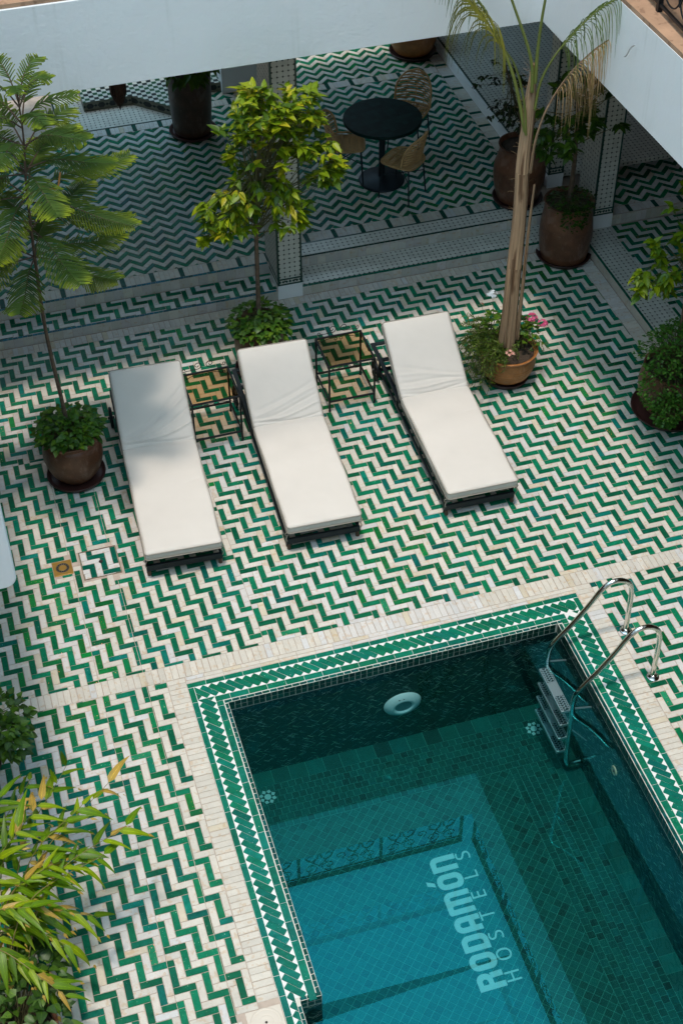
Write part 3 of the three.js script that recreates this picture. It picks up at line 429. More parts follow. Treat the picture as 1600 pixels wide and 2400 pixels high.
function vtile(axis, a0, a1, y0, y1, at, mat, tint, o = {}) { // a tile on a face that looks to +z ('x': runs along x) or to -x ('z')
  const r = tileRec(rectPoly(a0, a1, -y1, -y0), 0, mat, tint, { joint: 0.0015, ...o }); if (!r) return null;
  r.g.rotateX(Math.PI / 2);
  if (axis === 'x') r.g.translate(0, 0, at); else { r.g.rotateY(-Math.PI / 2); r.g.translate(at, 0, 0); }
  r.at = axis === 'x' ? [(a0 + a1) / 2, (y0 + y1) / 2, at] : [at, (y0 + y1) / 2, (a0 + a1) / 2]; return r;
}
const teal = () => { const v = 0.5 + 0.6 * rnd(); return [v * 3, v * 0.9, v * (1.5 + rnd())]; };
const grey = () => { const v = 0.78 + 0.2 * rnd(); return [v, v * (0.98 + 0.04 * rnd()), v * (0.95 + 0.12 * rnd())]; };
{
  const st = structure(base('steps')); st.userData.label = 'two tiled steps along the back of the courtyard';
  mesh('step_core', merge([box(-3.4, 5.5, -0.1, SY - 0.0042, -5.146, -4.804), box(5.504, 8.6, -0.1, SY - 0.0042, -4.9, POOLZ)]), M.grout, st);
  const recs = [], tr = [];
  const riser = (x0, x1, y0, y1, z, w, mat) => { for (let x = x0; x < x1 - 0.01; x += w) recs.push(vtile('x', x, Math.min(x + w, x1), y0, y1, z, M.white, grey())); };
  riser(-2.6, 2.07, 0.0, SY - 0.004, -4.8, 0.1); riser(2.33, 5.5, 0.0, SY - 0.004, -4.8, 0.1);
  riser(-2.6, 2.07, SY, GY - 0.004, -5.146, 0.1); riser(2.33, 5.6, SY, GY - 0.03, -5.146, 0.09); riser(2.33, 5.6, GY - 0.03, GY - 0.004, -5.146, 0.045);
  for (let x = 5.89; x < 8; x += 0.06) recs.push(vtile('x', x, x + 0.06, SY, GY - 0.004, -4.9, M.white, grey()));
  for (let z = -4.79; z < 1.5; z += 0.4) recs.push(vtile('z', z, z + 0.4, 0.0, SY - 0.004, 5.5, M.white, [0.92, 0.88, 0.84], { tilt: 0 }));
  for (let x = -2.6; x < 2.05; x += 0.05) tr.push(tileRec(rectPoly(x, x + 0.05, -4.83, -4.8), SY, M.green, teal(), { joint: 0.001 })), tr.push(tileRec(rectPoly(x, x + 0.05, -5.178, -5.146), GY, M.green, teal(), { joint: 0.001 }));
  for (let x = 2.335; x < 5.5; x += 0.06) tr.push(tileRec(rectPoly(x, x + 0.06, -4.836, -4.8), SY, M.green, [1.2, 0.75, 0.8], { joint: 0.001 })), tr.push(tileRec(rectPoly(x, x + 0.06, -5.172, -5.146), GY, M.green, [1, 0.25, 0.3], { joint: 0.001 }));
  for (let z = -4.79; z < 1.5; z += 0.06) tr.push(tileRec(rectPoly(5.502, 5.53, z, z + 0.06), SY, M.green, [1.2, 0.7, 0.75], { joint: 0.001 }));
  const tread = []; const em = (y) => (P, g, x, z) => tread.push(tileRec(P, y, g ? M.green : M.white, g ? greenTint(x * 0.3, z * 0.3) : [0.98, 1, 1.02 + 0.1 * rnd()]));
  herringbone({ ox: 0.2, oz: -5.0, m: MOD, region: [-2.0, 2.07, -5.142, -4.832], stair: 'B' }, em(SY));
  herringbone({ ox: 6.0, oz: -3.0, m: MOD, region: [5.86, 8.2, -4.88, 1.0], stair: 'B' }, em(SY));
  layPieces(st, recs, 'riser_tile'); layPieces(st, tr, 'trim_tile'); layPieces(st, tread, 'tile');
  mesh('dotted_tread', merge([box(2.34, 5.5, SY - 0.02, SY - 0.0005, -5.144, -4.838), box(5.533, 5.83, SY - 0.02, SY - 0.0005, -4.89, 1.6), box(5.834, 5.856, SY - 0.02, SY - 0.0008, -4.89, 1.6)]), M.dots, st);
}
{
  const g = structure(base('gallery_floor')); g.userData.label = 'raised gallery floor of green and white zigzag tiles';
  mesh('grout', merge([box(-3.4, 8.6, -0.1, GY - 0.0042, -13, -5.15), box(5.504, 8.6, -0.1, GY - 0.0045, -5.15, -4.904)]), M.grout, g);
  const recs = [], br = [];
  const em = (P, c, x, z) => recs.push(tileRec(P, GY, c ? M.green : M.white, c ? greenTint(x * 0.3, z * 0.3) : whiteTint(x, z)));
  const Z = { m: MOD, rot: -Math.PI / 4, stair: 'Z', ox: 1.0, oz: -6 };
  herringbone({ ...Z, region: [-1.4, 2.2, -8.25, -5.345] }, em); herringbone({ ...Z, region: [2.2, 5.17, -8.53, -5.565] }, em);
  herringbone({ ...Z, region: [2.2, 5.17, -10.2, -8.68] }, em); herringbone({ ...Z, region: [5.95, 8.2, -7.0, -5.06] }, em);
  layPieces(g, recs, 'tile');
  let k = 0; const brick = (x0, x1, z0, z1, gr) => br.push(tileRec(rectPoly(x0, x1, z0, z1), GY + 0.0005, gr ? M.green : M.white, gr ? [0.8, 0.5, 0.6] : whiteTint(x0, z0), { joint: 0.0016, bev: 0.003 }));
  for (let x = -2; x < 2.06; x += 0.052) brick(x, x + 0.0515, -5.34, -5.181, k++ % 6 === 0);
  k = 2; for (let x = 2.34; x < 5.17; x += 0.052) brick(x, x + 0.0515, -5.56, -5.402, k++ % 6 === 0);
  k = 2; for (let x = 5.9; x < 8.2; x += 0.052) brick(x, x + 0.0515, -5.055, -4.92, k++ % 6 === 0);
  k = 4; for (let x = 0.5; x < 2.2; x += 0.052) brick(x, x + 0.0515, -8.4, -8.255, k++ % 6 === 0);
  k = 1; for (let x = 2.2; x < 5.16; x += 0.052) brick(x, x + 0.0515, -8.675, -8.535, k++ % 6 === 0);
  k = 0; for (let z = -5.55; z > -9.6; z -= 0.052) brick(5.175, 5.325, z - 0.0515, z, k++ % 6 === 0);
  layPieces(g, br, 'brick');
  mesh('dotted_band', merge([box(2.34, 5.6, GY - 0.02, GY - 0.0005, -5.378, -5.176), box(0.42, 2.2, GY - 0.02, GY - 0.0005, -10.6, -8.425)]), M.dots, g);
  mesh('dark_line', merge([box(2.34, 5.17, GY - 0.02, GY + 0.0005, -5.399, -5.381), box(0.42, 2.2, GY - 0.02, GY + 0.0005, -8.42, -8.403), box(0.395, 0.417, GY - 0.02, GY + 0.0005, -10.6, -8.403)]), M.greendark, g);
  // raised dotted platform on the right
  const pl = structure(base('gallery_platform')); pl.userData.label = 'low dotted platform along the right side of the gallery';
  mesh('riser', box(5.33, 5.36, GY - 0.01, 0.36, -12, -5.7), M.plaster, pl); mesh('dotted_top', box(5.362, 8.6, 0.3, 0.359, -12, -5.7), M.dots, pl); mesh('dark_line', box(5.365, 5.385, 0.3, 0.3605, -12, -5.7), M.greendark, pl);
}
function column(name, x0, x1, z0, z1, y0, label) {
  const c = base(name); tag(c, label, 'column');
  mesh('shaft', box(x0, x1, y0, 3.46, z0, z1), M.dots, c);
  mesh('plinth', box(x0 - 0.003, x1 + 0.003, y0, y0 + 0.17, z0 - 0.003, z1 + 0.003), M.plaster, c);
  const e = 0.017; mesh('green_edge', merge([[x0, z1], [x1, z1]].map(([x, z]) => box(x - (x > x0 ? e : 0.002), x + (x > x0 ? 0.002 : e), y0 + 0.172, 3.44, z - e, z + 0.002))), M.greendark, c);
  mesh('band', merge([box(x0 - 0.004, x1 + 0.004, y0 + 0.172, y0 + 0.188, z0, z1 + 0.004), box(x0 - 0.004, x1 + 0.004, y0 + 0.238, y0 + 0.254, z0, z1 + 0.004)]), M.greendark, c);
  const d = []; const n = Math.round((x1 - x0) / 0.036); for (let k = 0; k < n; k++) { const b = box(-0.011, 0.011, -0.011, 0.011, -0.002, 0.003); b.rotateZ(Math.PI / 4); b.translate(x0 + (k + 0.5) * (x1 - x0) / n, y0 + 0.213, z1 + 0.001); d.push(b); } mesh('diamond', merge(d), M.greendark, c);
}
column('column', 2.07, 2.33, -5.3, -4.797, 0, 'square dotted-tile column behind the potted orange tree');
column('column', 5.65, 5.885, -5.3, -4.88, SY, 'square dotted-tile column behind the tall brown pot at the back right');
column('column', 5.42, 5.6, -5.85, -5.62, GY, 'narrow dotted-tile pilaster in the shade behind the right column');
{ const w = structure(base('wall')); w.userData.label = 'white plaster pier at the back of the gallery'; mesh('pier', box(2.45, 3.05, GY, 3.4, -9.15, -8.8, 0.01), M.plaster, w); }

// star-shaped low basin, checkered on top
{
  const b = base('star_basin', [1.75, GY, -9.88]); tag(b, 'low star-shaped basin tiled in green and white checks under the back gallery', 'basin');
  const P = []; for (let k = 0; k < 8; k++) { const a = Math.PI / 4 * k + Math.PI / 4; P.push(new THREE.Vector2(Math.cos(a) * 1.414, Math.sin(a) * 1.414)); const m2 = a + Math.PI / 8; P.push(new THREE.Vector2(Math.cos(m2) * 1.08, Math.sin(m2) * 1.08)); }
  const h = new THREE.Path(); h.absarc(0, 0, 0.62, 0, 2 * Math.PI, true);
  const s = new THREE.Shape(P); s.holes.push(h); const g = new THREE.ExtrudeGeometry(s, { depth: 0.12, bevelEnabled: false, curveSegments: 24 }); g.rotateX(-Math.PI / 2);
  const chk = (() => { const n = 256, c = document.createElement('canvas'); c.width = c.height = n; const x = c.getContext('2d'); for (let j = 0; j < 8; j++) for (let i = 0; i < 8; i++) { x.fillStyle = (i + j) & 1 ? '#c9c8bd' : (rnd() < 0.5 ? '#0a4a2a' : '#0b1c18'); x.fillRect(i * 32, j * 32, 32, 32); } const t = new THREE.CanvasTexture(c); t.colorSpace = THREE.SRGBColorSpace; t.wrapS = t.wrapT = THREE.RepeatWrapping; t.repeat.set(2.2, 2.2); return t; })();
  const hex = (() => { const n = 256, c = document.createElement('canvas'); c.width = n; c.height = 64; const x = c.getContext('2d'); x.fillStyle = '#6b6a58'; x.fillRect(0, 0, n, 64); x.fillStyle = '#0c1512'; for (let i = 0; i < 4; i++) { x.beginPath(); for (let k = 0; k < 6; k++) { const a = k / 6 * 2 * Math.PI; x.lineTo(i * 64 + 24 + Math.cos(a) * 22, 32 + Math.sin(a) * 20); } x.fill(); x.beginPath(); x.moveTo(i * 64 + 46, 32); x.lineTo(i * 64 + 56, 22); x.lineTo(i * 64 + 66, 32); x.lineTo(i * 64 + 56, 42); x.fill(); } const t = new THREE.CanvasTexture(c); t.colorSpace = THREE.SRGBColorSpace; t.wrapS = t.wrapT = THREE.RepeatWrapping; t.repeat.set(1.8, 8.3); return t; })();
  const gi = metreUV(g.index ? g.toNonIndexed() : g); gi.clearGroups();
  const nn = gi.attributes.normal, tops = [], sides = []; for (let i = 0; i < nn.count; i += 3) (Math.abs(nn.getY(i)) > 0.5 ? tops : sides).push(i, i + 1, i + 2);
  const sub = (ix) => { const o = gi.clone(); o.setIndex(ix); return o.toNonIndexed(); };
  mesh('rim', sub(tops), std({ name: 'checker_tile', map: chk, roughness: 0.35 }), b); mesh('side', sub(sides), std({ name: 'hexagon_tile', map: hex, roughness: 0.4 }), b);
  mesh('bowl', (() => { const q = new THREE.CylinderGeometry(0.62, 0.62, 0.02, 32); q.translate(0, 0.01, 0); return q; })(), M.greendark, b);
}

// ------------------------------------------------------------------ walls, storeys above
function prism(pts, y0, y1) { const s = new THREE.Shape(pts.map(([x, z]) => new THREE.Vector2(x, -z))); const g = new THREE.ExtrudeGeometry(s, { depth: y1 - y0, bevelEnabled: false }); g.rotateX(-Math.PI / 2); g.translate(0, y0, 0); return metreUV(g.index ? g.toNonIndexed() : g); }
const X = (z, d = 0) => 4.36 + 0.034 * (z + 3.85) + d; // the right fascia is a little out of square
{
  const S = (name, label, geo, mat) => { const m = structure(mesh(name, geo, mat)); m.userData.label = label; return m; };
  S('wall_back', 'white plaster balcony front across the back of the courtyard', box(-3.4, 4.36, 3.2, 3.98, -4.1, -3.85, 0.006), M.plaster);
  S('wall_right', 'white plaster balcony front along the right of the courtyard', prism([[4.36, -4.1], [4.36, -3.85], [X(8.4), 8.4], [X(8.4, 0.25), 8.4], [4.61, -4.1]], 3.2, 3.98), M.plaster);
  { const s = new THREE.Shape(); s.moveTo(-3.4, 3.2); s.lineTo(-1.16, 3.2); s.absarc(-1.16, 3.26, 0.06, -Math.PI / 2, 0); s.lineTo(-1.1, 4.2); s.lineTo(-3.4, 4.2); s.closePath(); const g = new THREE.ExtrudeGeometry(s, { depth: 0.25, bevelEnabled: true, bevelSize: 0.012, bevelThickness: 0.012, bevelSegments: 2, curveSegments: 8 }); g.translate(0, 0, 1.39); S('wall_left', 'rounded end of a white plaster balcony front at the left edge', metreUV(g), M.plaster); }
  S('coping_back', 'terracotta coping on the back balcony front', box(-3.4, 4.36, 3.982, 4.02, -6.6, -3.865, 0.004), M.coping);
  S('coping_right', 'terracotta coping on the right balcony front', prism([[4.362, -6.6], [4.362, -3.86], [X(8.4, 0.012), 8.4], [7.2, 8.4], [7.2, -6.6]], 3.982, 4.02), M.coping);
  S('ceiling', 'dark wooden ceiling over the galleries', merge([box(-3.4, 8.6, 3.45, 3.97, -8.9, -4.102), box(4.9, 8.6, 3.45, 3.97, -4.1, 8.4), box(4.7, 8.6, 3.45, 3.97, -13, -8.9), box(-3.4, -1.4, 3.45, 3.97, -4.1, 1.38)]), M.dark);
  S('wall_outer', 'outer walls of the ground floor', merge([box(-3.6, -3.4, -0.1, 4.2, -13.2, 10.6), box(8.6, 8.8, -0.1, 7, -13.2, 10.6), box(-3.4, 8.6, -0.1, 4, -13.2, -13)]), M.dark);  // dark colour in place of white plaster, chosen to deepen the gallery shade
  S('wall_front', 'white front wall of the upper storeys behind the viewer', box(-3.4, 8.6, -0.1, 8.7, 9.0, 9.2), M.plaster);
  S('wall_side', 'white wall of the upper storey on the left', box(-3.2, -3.0, 4.3, 8.6, -3.8, 9.0), M.plaster);
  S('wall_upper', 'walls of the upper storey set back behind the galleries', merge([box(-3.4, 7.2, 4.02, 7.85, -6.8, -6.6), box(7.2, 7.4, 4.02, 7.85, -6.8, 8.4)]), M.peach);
  S('wall_roof', 'white plaster parapet of the roof terrace', merge([box(-3.4, 4.4, 7.85, 8.85, -4.1, -3.85), box(4.4, 4.65, 7.85, 8.85, -4.1, 8.4), box(-3.4, 7.4, 8.1, 8.8, -6.8, -4.102), box(4.652, 7.4, 8.1, 8.8, -4.1, 8.4)]), M.plaster);
}
// wrought iron railings: a panel of scrolls between posts, with a handrail
function scroll(c, r, turns, a0, dir, tail) { const p = []; for (let i = 0; i <= 26; i++) { const t = i / 26, a = a0 + dir * turns * 2 * Math.PI * t, q = r * (0.22 + 0.78 * t); p.push(V(c[0] + Math.cos(a) * q, c[1] + Math.sin(a) * q, 0)); } if (tail) p.push(V(...tail)); return sweep(new THREE.CatmullRomCurve3(p).getPoints(40), 0.0075, 5, false); }
function railing(name, p, turn, n, w, h, label) {
  const r = base(name, p, turn); tag(r, label, 'railing', 'scrolled iron railings'); delete r.userData.group;
  for (let k = 0; k <= n; k++) mesh('post', box(k * w - 0.02, k * w + 0.02, 0, h, -0.02, 0.02), M.iron, r);
  mesh('handrail', box(-0.02, n * w + 0.02, h, h + 0.03, -0.035, 0.035, 0.004), M.iron, r); mesh('rail', merge([box(0, n * w, 0.05, 0.07, -0.012, 0.012), box(0, n * w, h - 0.1, h - 0.085, -0.01, 0.01)]), M.iron, r);
  const g = []; const a = h * 0.23;
  for (const sx of [0.25, 0.75]) for (const s of [-1, 1]) { g.push(scroll([w * (sx + 0.1 * s), h * 0.3, 0], a * 0.8, 1.4, s > 0 ? Math.PI : 0, s, [w * sx, h * 0.62, 0])); g.push(scroll([w * (sx + 0.11 * s), h * 0.66, 0], a * 0.7, 1.3, s > 0 ? Math.PI : 0, -s, [w * sx, h * 0.2, 0])); }
  g.push(scroll([w * 0.5, h * 0.45, 0], a * 0.5, 1.2, 0, 1)); const one = merge(g);
  for (let k = 0; k < n; k++) { const m = mesh('scrollwork', one, M.iron, r); m.position.x = k * w; }
}
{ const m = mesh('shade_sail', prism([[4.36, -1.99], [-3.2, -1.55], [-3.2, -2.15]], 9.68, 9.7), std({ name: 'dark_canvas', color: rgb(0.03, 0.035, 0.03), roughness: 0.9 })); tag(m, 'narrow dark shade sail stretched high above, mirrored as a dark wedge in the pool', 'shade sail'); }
railing('railing', [-3.2, 8.85, -3.95], 0, 6, 1.25, 0.75, 'scrolled iron railing of the roof terrace above the back balcony');
railing('railing', [4.5, 8.85, -3.9], -Math.PI / 2, 9, 1.25, 0.75, 'scrolled iron railing of the roof terrace above the right balcony');
railing('railing', [4.62, 4.02, -3.5], -Math.PI / 2 - 0.034, 8, 1.3, 0.9, 'black scrolled iron railing on the right terracotta coping at the top corner');

// ------------------------------------------------------------------ sun loungers
function cushionGeo(w, l, h, fold) { // top face up, spans x -w/2..w/2, z -l..0, y 0..h
  let g = new THREE.BoxGeometry(w, h, l, 44, 5, 96); g.deleteAttribute('uv'); g.deleteAttribute('normal'); g = mergeVertices(g, 1e-5);
  const p = g.attributes.position, r = h * 0.36;
  for (let i = 0; i < p.count; i++) {
    let x = p.getX(i), y = p.getY(i), z = p.getZ(i);
    const cx = clamp(x, -w / 2 + r, w / 2 - r), cy = clamp(y, -h / 2 + r, h / 2 - r), cz = clamp(z, -l / 2 + r, l / 2 - r), d = V(x - cx, y - cy, z - cz), n = d.length();
    if (n > 1e-6) { d.multiplyScalar(Math.min(r, n) / n); if (n > r * 0.98) { x = cx + d.x; y = cy + d.y; z = cz + d.z; } }
    const u = 2 * x / w, v = 2 * z / l, puff = (1 - u * u) * (1 - v ** 6);
    if (y > 0) y += 0.010 * puff + fold(x, z + l / 2 - l, 1) * (1 - Math.abs(u) ** 8); else y -= 0.004 * puff;
    if (Math.abs(u) > 0.86) x += Math.sign(x) * 0.004 * Math.sin(z * 9 + 2 * y) + Math.sign(x) * 0.003 * (fbm(z * 14, 3 + y * 30) - 0.5);
    p.setXYZ(i, x, y + h / 2, z - l / 2);
  }
  g.computeVertexNormals(); return metreUV(g);
}
function loop(w, l, y, r) { const c = 0.03, P = []; for (const [sx, sz, a] of [[1, 0, 0], [1, 1, 1], [-1, 1, 2], [-1, 0, 3]]) for (let k = 0; k <= 4; k++) { const t = (a - 1 + k / 4) * Math.PI / 2; P.push(V(sx * (w / 2 - c) + Math.cos(-t) * c, y, (sz ? -l + c : -c) + Math.sin(-t) * c)); } P.push(P[0]); return sweep(P, r, 6, false); }
function lounger(p, turn, label, k) {
  const o = base('sun_lounger', p, turn); tag(o, label, 'sun lounger', 'cream sun loungers in a row beside the pool');
  const W = 0.67, bar = (x0, x1, y0, y1, z0, z1) => box(x0, x1, y0, y1, z0, z1, 0.003);
  mesh('frame', merge([bar(-0.33, 0.33, 0.055, 0.117, -0.012, 0.012), bar(-0.33, -0.31, 0.07, 0.1, -2.05, -0.014), bar(0.31, 0.33, 0.07, 0.1, -2.05, -0.014), bar(-0.308, 0.308, 0.07, 0.1, -2.05, -2.02),
    bar(-0.335, -0.295, 0.205, 0.225, -2.3, 0.02), bar(0.295, 0.335, 0.205, 0.225, -2.3, 0.02), bar(-0.293, 0.293, 0.205, 0.225, -2.3, -2.26), bar(-0.293, 0.293, 0.205, 0.225, -2.04, -2.0), bar(-0.293, 0.293, 0.205, 0.225, -1.38, -1.34), bar(-0.293, 0.293, 0.205, 0.225, -0.7, -0.66), bar(-0.293, 0.293, 0.205, 0.225, -0.02, 0.02)]), M.frame, o);
  for (const x of [-0.32, 0.32]) for (const z of [-0.03, -0.75, -1.45, -2.03]) mesh('leg', box(x - 0.009, x + 0.009, z < -0.1 && z > -2 ? 0.1 : 0.0, 0.206, z - 0.009, z + 0.009), M.frame, o);
  for (const x of [-0.31, 0.31]) { mesh('foot', (() => { const g = new THREE.CylinderGeometry(0.016, 0.018, 0.055, 12); g.translate(x, 0.0275, 0); return g; })(), std({ name: 'brown_plastic', color: rgb(0.09, 0.05, 0.03), roughness: 0.7 }), o); }
  for (const x of [-0.365, 0.365]) { const t = new THREE.TorusGeometry(0.092, 0.014, 8, 32); t.rotateY(Math.PI / 2); t.translate(x, 0.106, -2.03); const wh = mesh('wheel', t, M.iron, o); const s = []; for (let q = 0; q < 6; q++) { const a = q / 6 * 2 * Math.PI; s.push(rod([x, 0.106, -2.03], [x, 0.106 + Math.cos(a) * 0.09, -2.03 + Math.sin(a) * 0.09], 0.005, 5)); } s.push(rod([x - 0.03, 0.106, -2.03], [x + 0.03, 0.106, -2.03], 0.014, 10)); mesh('spoke', merge(s), M.iron, wh); }
  const seat = mesh('seat_cushion', cushionGeo(W, 1.4, 0.09, (x, z) => 0.006 * (fbm(x * 3 + k * 9, z * 3) - 0.5) * 2 + 0.004 * Math.exp(-(((z + 1.33 - 0.02 * Math.sin(x * 9 + k)) / 0.025) ** 2)) - 0.0035 * Math.exp(-(((z + 0.75 + 0.3 * x + 0.1 * k) / 0.02) ** 2)) * smooth(0, 0.3, x)), M.fabric, o); seat.position.set(0, 0.232, 0.07);
  mesh('piping', merge([loop(W - 0.006, 1.397, 0.077, 0.005), loop(W - 0.006, 1.397, 0.013, 0.005)]), M.piping, seat);
  const bl = 0.785, back = mesh('back_cushion', cushionGeo(W, bl, 0.09, (x, z) => { // folds where the pad bends
    let s = 0.007 * (fbm(x * 3 + k * 7, z * 3 + 4) - 0.5) * 2; for (let q = 0; q < 5; q++) { const a = (x / 0.33 * (k === 2 ? -0.6 : 1) + 1) / 2, v0 = 0.035 + 0.032 * q + (0.02 + 0.045 * q + 0.05 * (k === 0 ? 1 : 0.2) * q) * a * a - 0.02 * Math.sin(x * 7 + q + k), f = smooth(0.0, 0.2, a + 0.25 - 0.06 * q) * Math.exp(-(((-z - v0) / (0.009 + 0.002 * q)) ** 2)); s += (q % 2 ? 0.013 : -0.012) * f * (1 - q * 0.13) * (k === 0 ? 1.2 : 0.95); } return s; }), M.fabric, o);
  back.position.set(0, 0.243, -1.325); back.rotation.x = 0.58;
  mesh('piping', merge([loop(W - 0.006, bl - 0.003, 0.077, 0.005), loop(W - 0.006, bl - 0.003, 0.013, 0.005)]), M.piping, back);
  const bf = mesh('back_frame', merge([bar(-0.315, -0.29, -0.02, -0.002, -0.8, 0), bar(0.29, 0.315, -0.02, -0.002, -0.8, 0), bar(-0.29, 0.29, -0.02, -0.002, -0.8, -0.77), bar(-0.29, 0.29, -0.02, -0.002, -0.42, -0.39)]), M.frame, o); bf.position.copy(back.position); bf.rotation.x = 0.58;
  for (const q of [-0.28, 0.28]) mesh('strut', rod([q, 0.21, -2.02], [q, 0.46, -1.72], 0.008), M.frame, o);
  for (const s of [-1, 1]) mesh('tie', sweep(curve([[s * 0.32, 0.25, 0.05], [s * 0.345, 0.21, 0.03], [s * 0.33, 0.17, 0.015], [s * 0.318, 0.2, 0.03], [s * 0.338, 0.16, 0.035], [s * 0.33, 0.12, 0.03]], 24), 0.0045, 5), M.piping, o);
}
lounger([0.273, 0, -1.262], -0.055, 'cream sun lounger nearest the potted monkey-tail pine, leftmost of three', 0);
lounger([1.505, 0, -1.222], -0.04, 'cream sun lounger standing between the two small iron side tables', 1);
lounger([2.962, 0, -1.222], -0.02, 'cream sun lounger next to the palm in the orange terracotta pot', 2);

// ------------------------------------------------------------------ iron side tables
function sideTable(p, turn, label) {
  const o = base('side_table', p, turn); tag(o, label, 'side table', 'small iron side tables between the sun loungers');
  const h = 0.54, a = 0.225, s = 0.008;
  const br = (x0, x1, y, z0, z1, t = s) => box(Math.min(x0, x1) - t, Math.max(x0, x1) + t, y - t, y + t, Math.min(z0, z1) - t, Math.max(z0, z1) + t, 0.0015);
  mesh('top_frame', merge([br(-a, a, h, -a, -a), br(-a, a, h, a, a), br(-a, -a, h, -a + 0.017, a - 0.017), br(a, a, h, -a + 0.017, a - 0.017)]), M.iron, o);
  mesh('glass_top', box(-a + 0.009, a - 0.009, h + 0.001, h + 0.0015, -a + 0.009, a - 0.009), M.bronzeglass, o).geometry = (() => { const g = new THREE.PlaneGeometry(2 * a - 0.02, 2 * a - 0.02); g.rotateX(-Math.PI / 2); g.translate(0, h + 0.002, 0); return g; })();
  for (const x of [-a, a]) for (const z of [-a, a]) { const l = mesh('leg', box(x - s, x + s, 0.012, h - 0.009, z - s, z + s, 0.0015), M.iron, o); const f = new THREE.CylinderGeometry(0.011, 0.013, 0.012, 10); f.translate(x, 0.006, z); mesh('foot', f, M.frame, l); }
  mesh('lower_frame', merge([br(-a + 0.017, a - 0.017, 0.115, -a, -a), br(-a + 0.017, a - 0.017, 0.115, a, a), br(-a, -a, 0.115, -a + 0.017, a - 0.017), br(a, a, 0.115, -a + 0.017, a - 0.017)]), M.iron, o);
  // scrolls above the back rail and under the other rails
  const S = (k) => { const p = []; for (let i = 0; i <= 40; i++) { const t = i / 40, q = 0.008 + 0.034 * t, an = -Math.PI / 2 - (1 - t) * 8.0; p.push(V(k * (0.06 + Math.cos(an) * q), 0.075 + Math.sin(an) * q, 0)); } p.push(V(k * 0.09, 0.035, 0), V(k * 0.13, 0.03, 0)); for (let i = 0; i <= 16; i++) { const t = i / 16, q = 0.022 - 0.015 * t, an = -Math.PI * 0.8 + t * 6.2; p.push(V(k * (0.19 + Math.cos(an) * q), 0.045 + Math.sin(an) * q, 0)); } return sweep(new THREE.CatmullRomCurve3(p).getPoints(110), 0.0036, 5); };
  const crest = merge([S(1), S(-1)]); crest.translate(0, h + 0.01, -a); mesh('crest_scroll', crest, M.iron, o);
  const U = (k) => { const p = []; for (let i = 0; i <= 20; i++) { const t = i / 20, q = 0.006 + 0.014 * t, an = Math.PI / 2 + (1 - t) * 6; p.push(V(k * (0.03 + Math.cos(an) * q), -0.03 + Math.sin(an) * q, 0)); } p.push(V(k * 0.08, -0.012, 0), V(k * 0.14, -0.025, 0)); for (let i = 0; i <= 12; i++) { const t = i / 12, q = 0.018 - 0.011 * t, an = Math.PI * 1.2 - t * 5.5; p.push(V(k * (0.19 + Math.cos(an) * q), -0.035 + Math.sin(an) * q, 0)); } return sweep(new THREE.CatmullRomCurve3(p).getPoints(70), 0.0032, 5); };
  const ap = merge([U(1), U(-1)]);
  for (let k = 0; k < 4; k++) { const m = mesh('apron_scroll', ap, M.iron, o); m.rotation.y = k * Math.PI / 2; m.position.set(Math.sin(k * Math.PI / 2) * a, h - 0.01, Math.cos(k * Math.PI / 2) * a); }
  return o;
}
sideTable([0.932, 0, -2.965], 0.01, 'iron side table with bronze glass top right of the leftmost lounger');
sideTable([2.289, 0, -3.128], 0.0, 'iron side table with bronze glass top beside the lounger near the palm');

// ------------------------------------------------------------------ round table and rattan chairs in the gallery
{
  const t = base('round_table', [3.70, GY, -6.33], 0.2); tag(t, 'round dark green tiled table on a pedestal in the gallery', 'table');
  const L = (p) => new THREE.LatheGeometry(p.map((q) => new THREE.Vector2(...q)), 56);
  const topm = phy({ specularIntensity: 0.35, ...({ name: 'dark_green_tiles', map: tex(512, (u, v) => { const n = 16, x = u * n, y = v * n, j = Math.min(x % 1, 1 - x % 1, y % 1, 1 - y % 1) < 0.03, k = 0.6 + 0.8 * hash(Math.floor(x), Math.floor(y)); return j ? [0.004, 0.012, 0.011] : [0.002 * k, 0.022 * k, 0.019 * k]; }, { srgb: true }), roughness: 0.55 }) });
  const top = L([[0, 0.8], [0.425, 0.8], [0.435, 0.795], [0.435, 0.765], [0.42, 0.76], [0, 0.76]]); mesh('tabletop', metreUV(top.toNonIndexed()), topm, t);
  mesh('pedestal', L([[0.04, 0.06], [0.036, 0.2], [0.036, 0.7], [0.07, 0.755], [0.1, 0.76]]), M.frame, t); mesh('foot', L([[0, 0.001], [0.255, 0.001], [0.26, 0.015], [0.25, 0.035], [0.06, 0.065], [0.04, 0.075]]), M.frame, t);
}
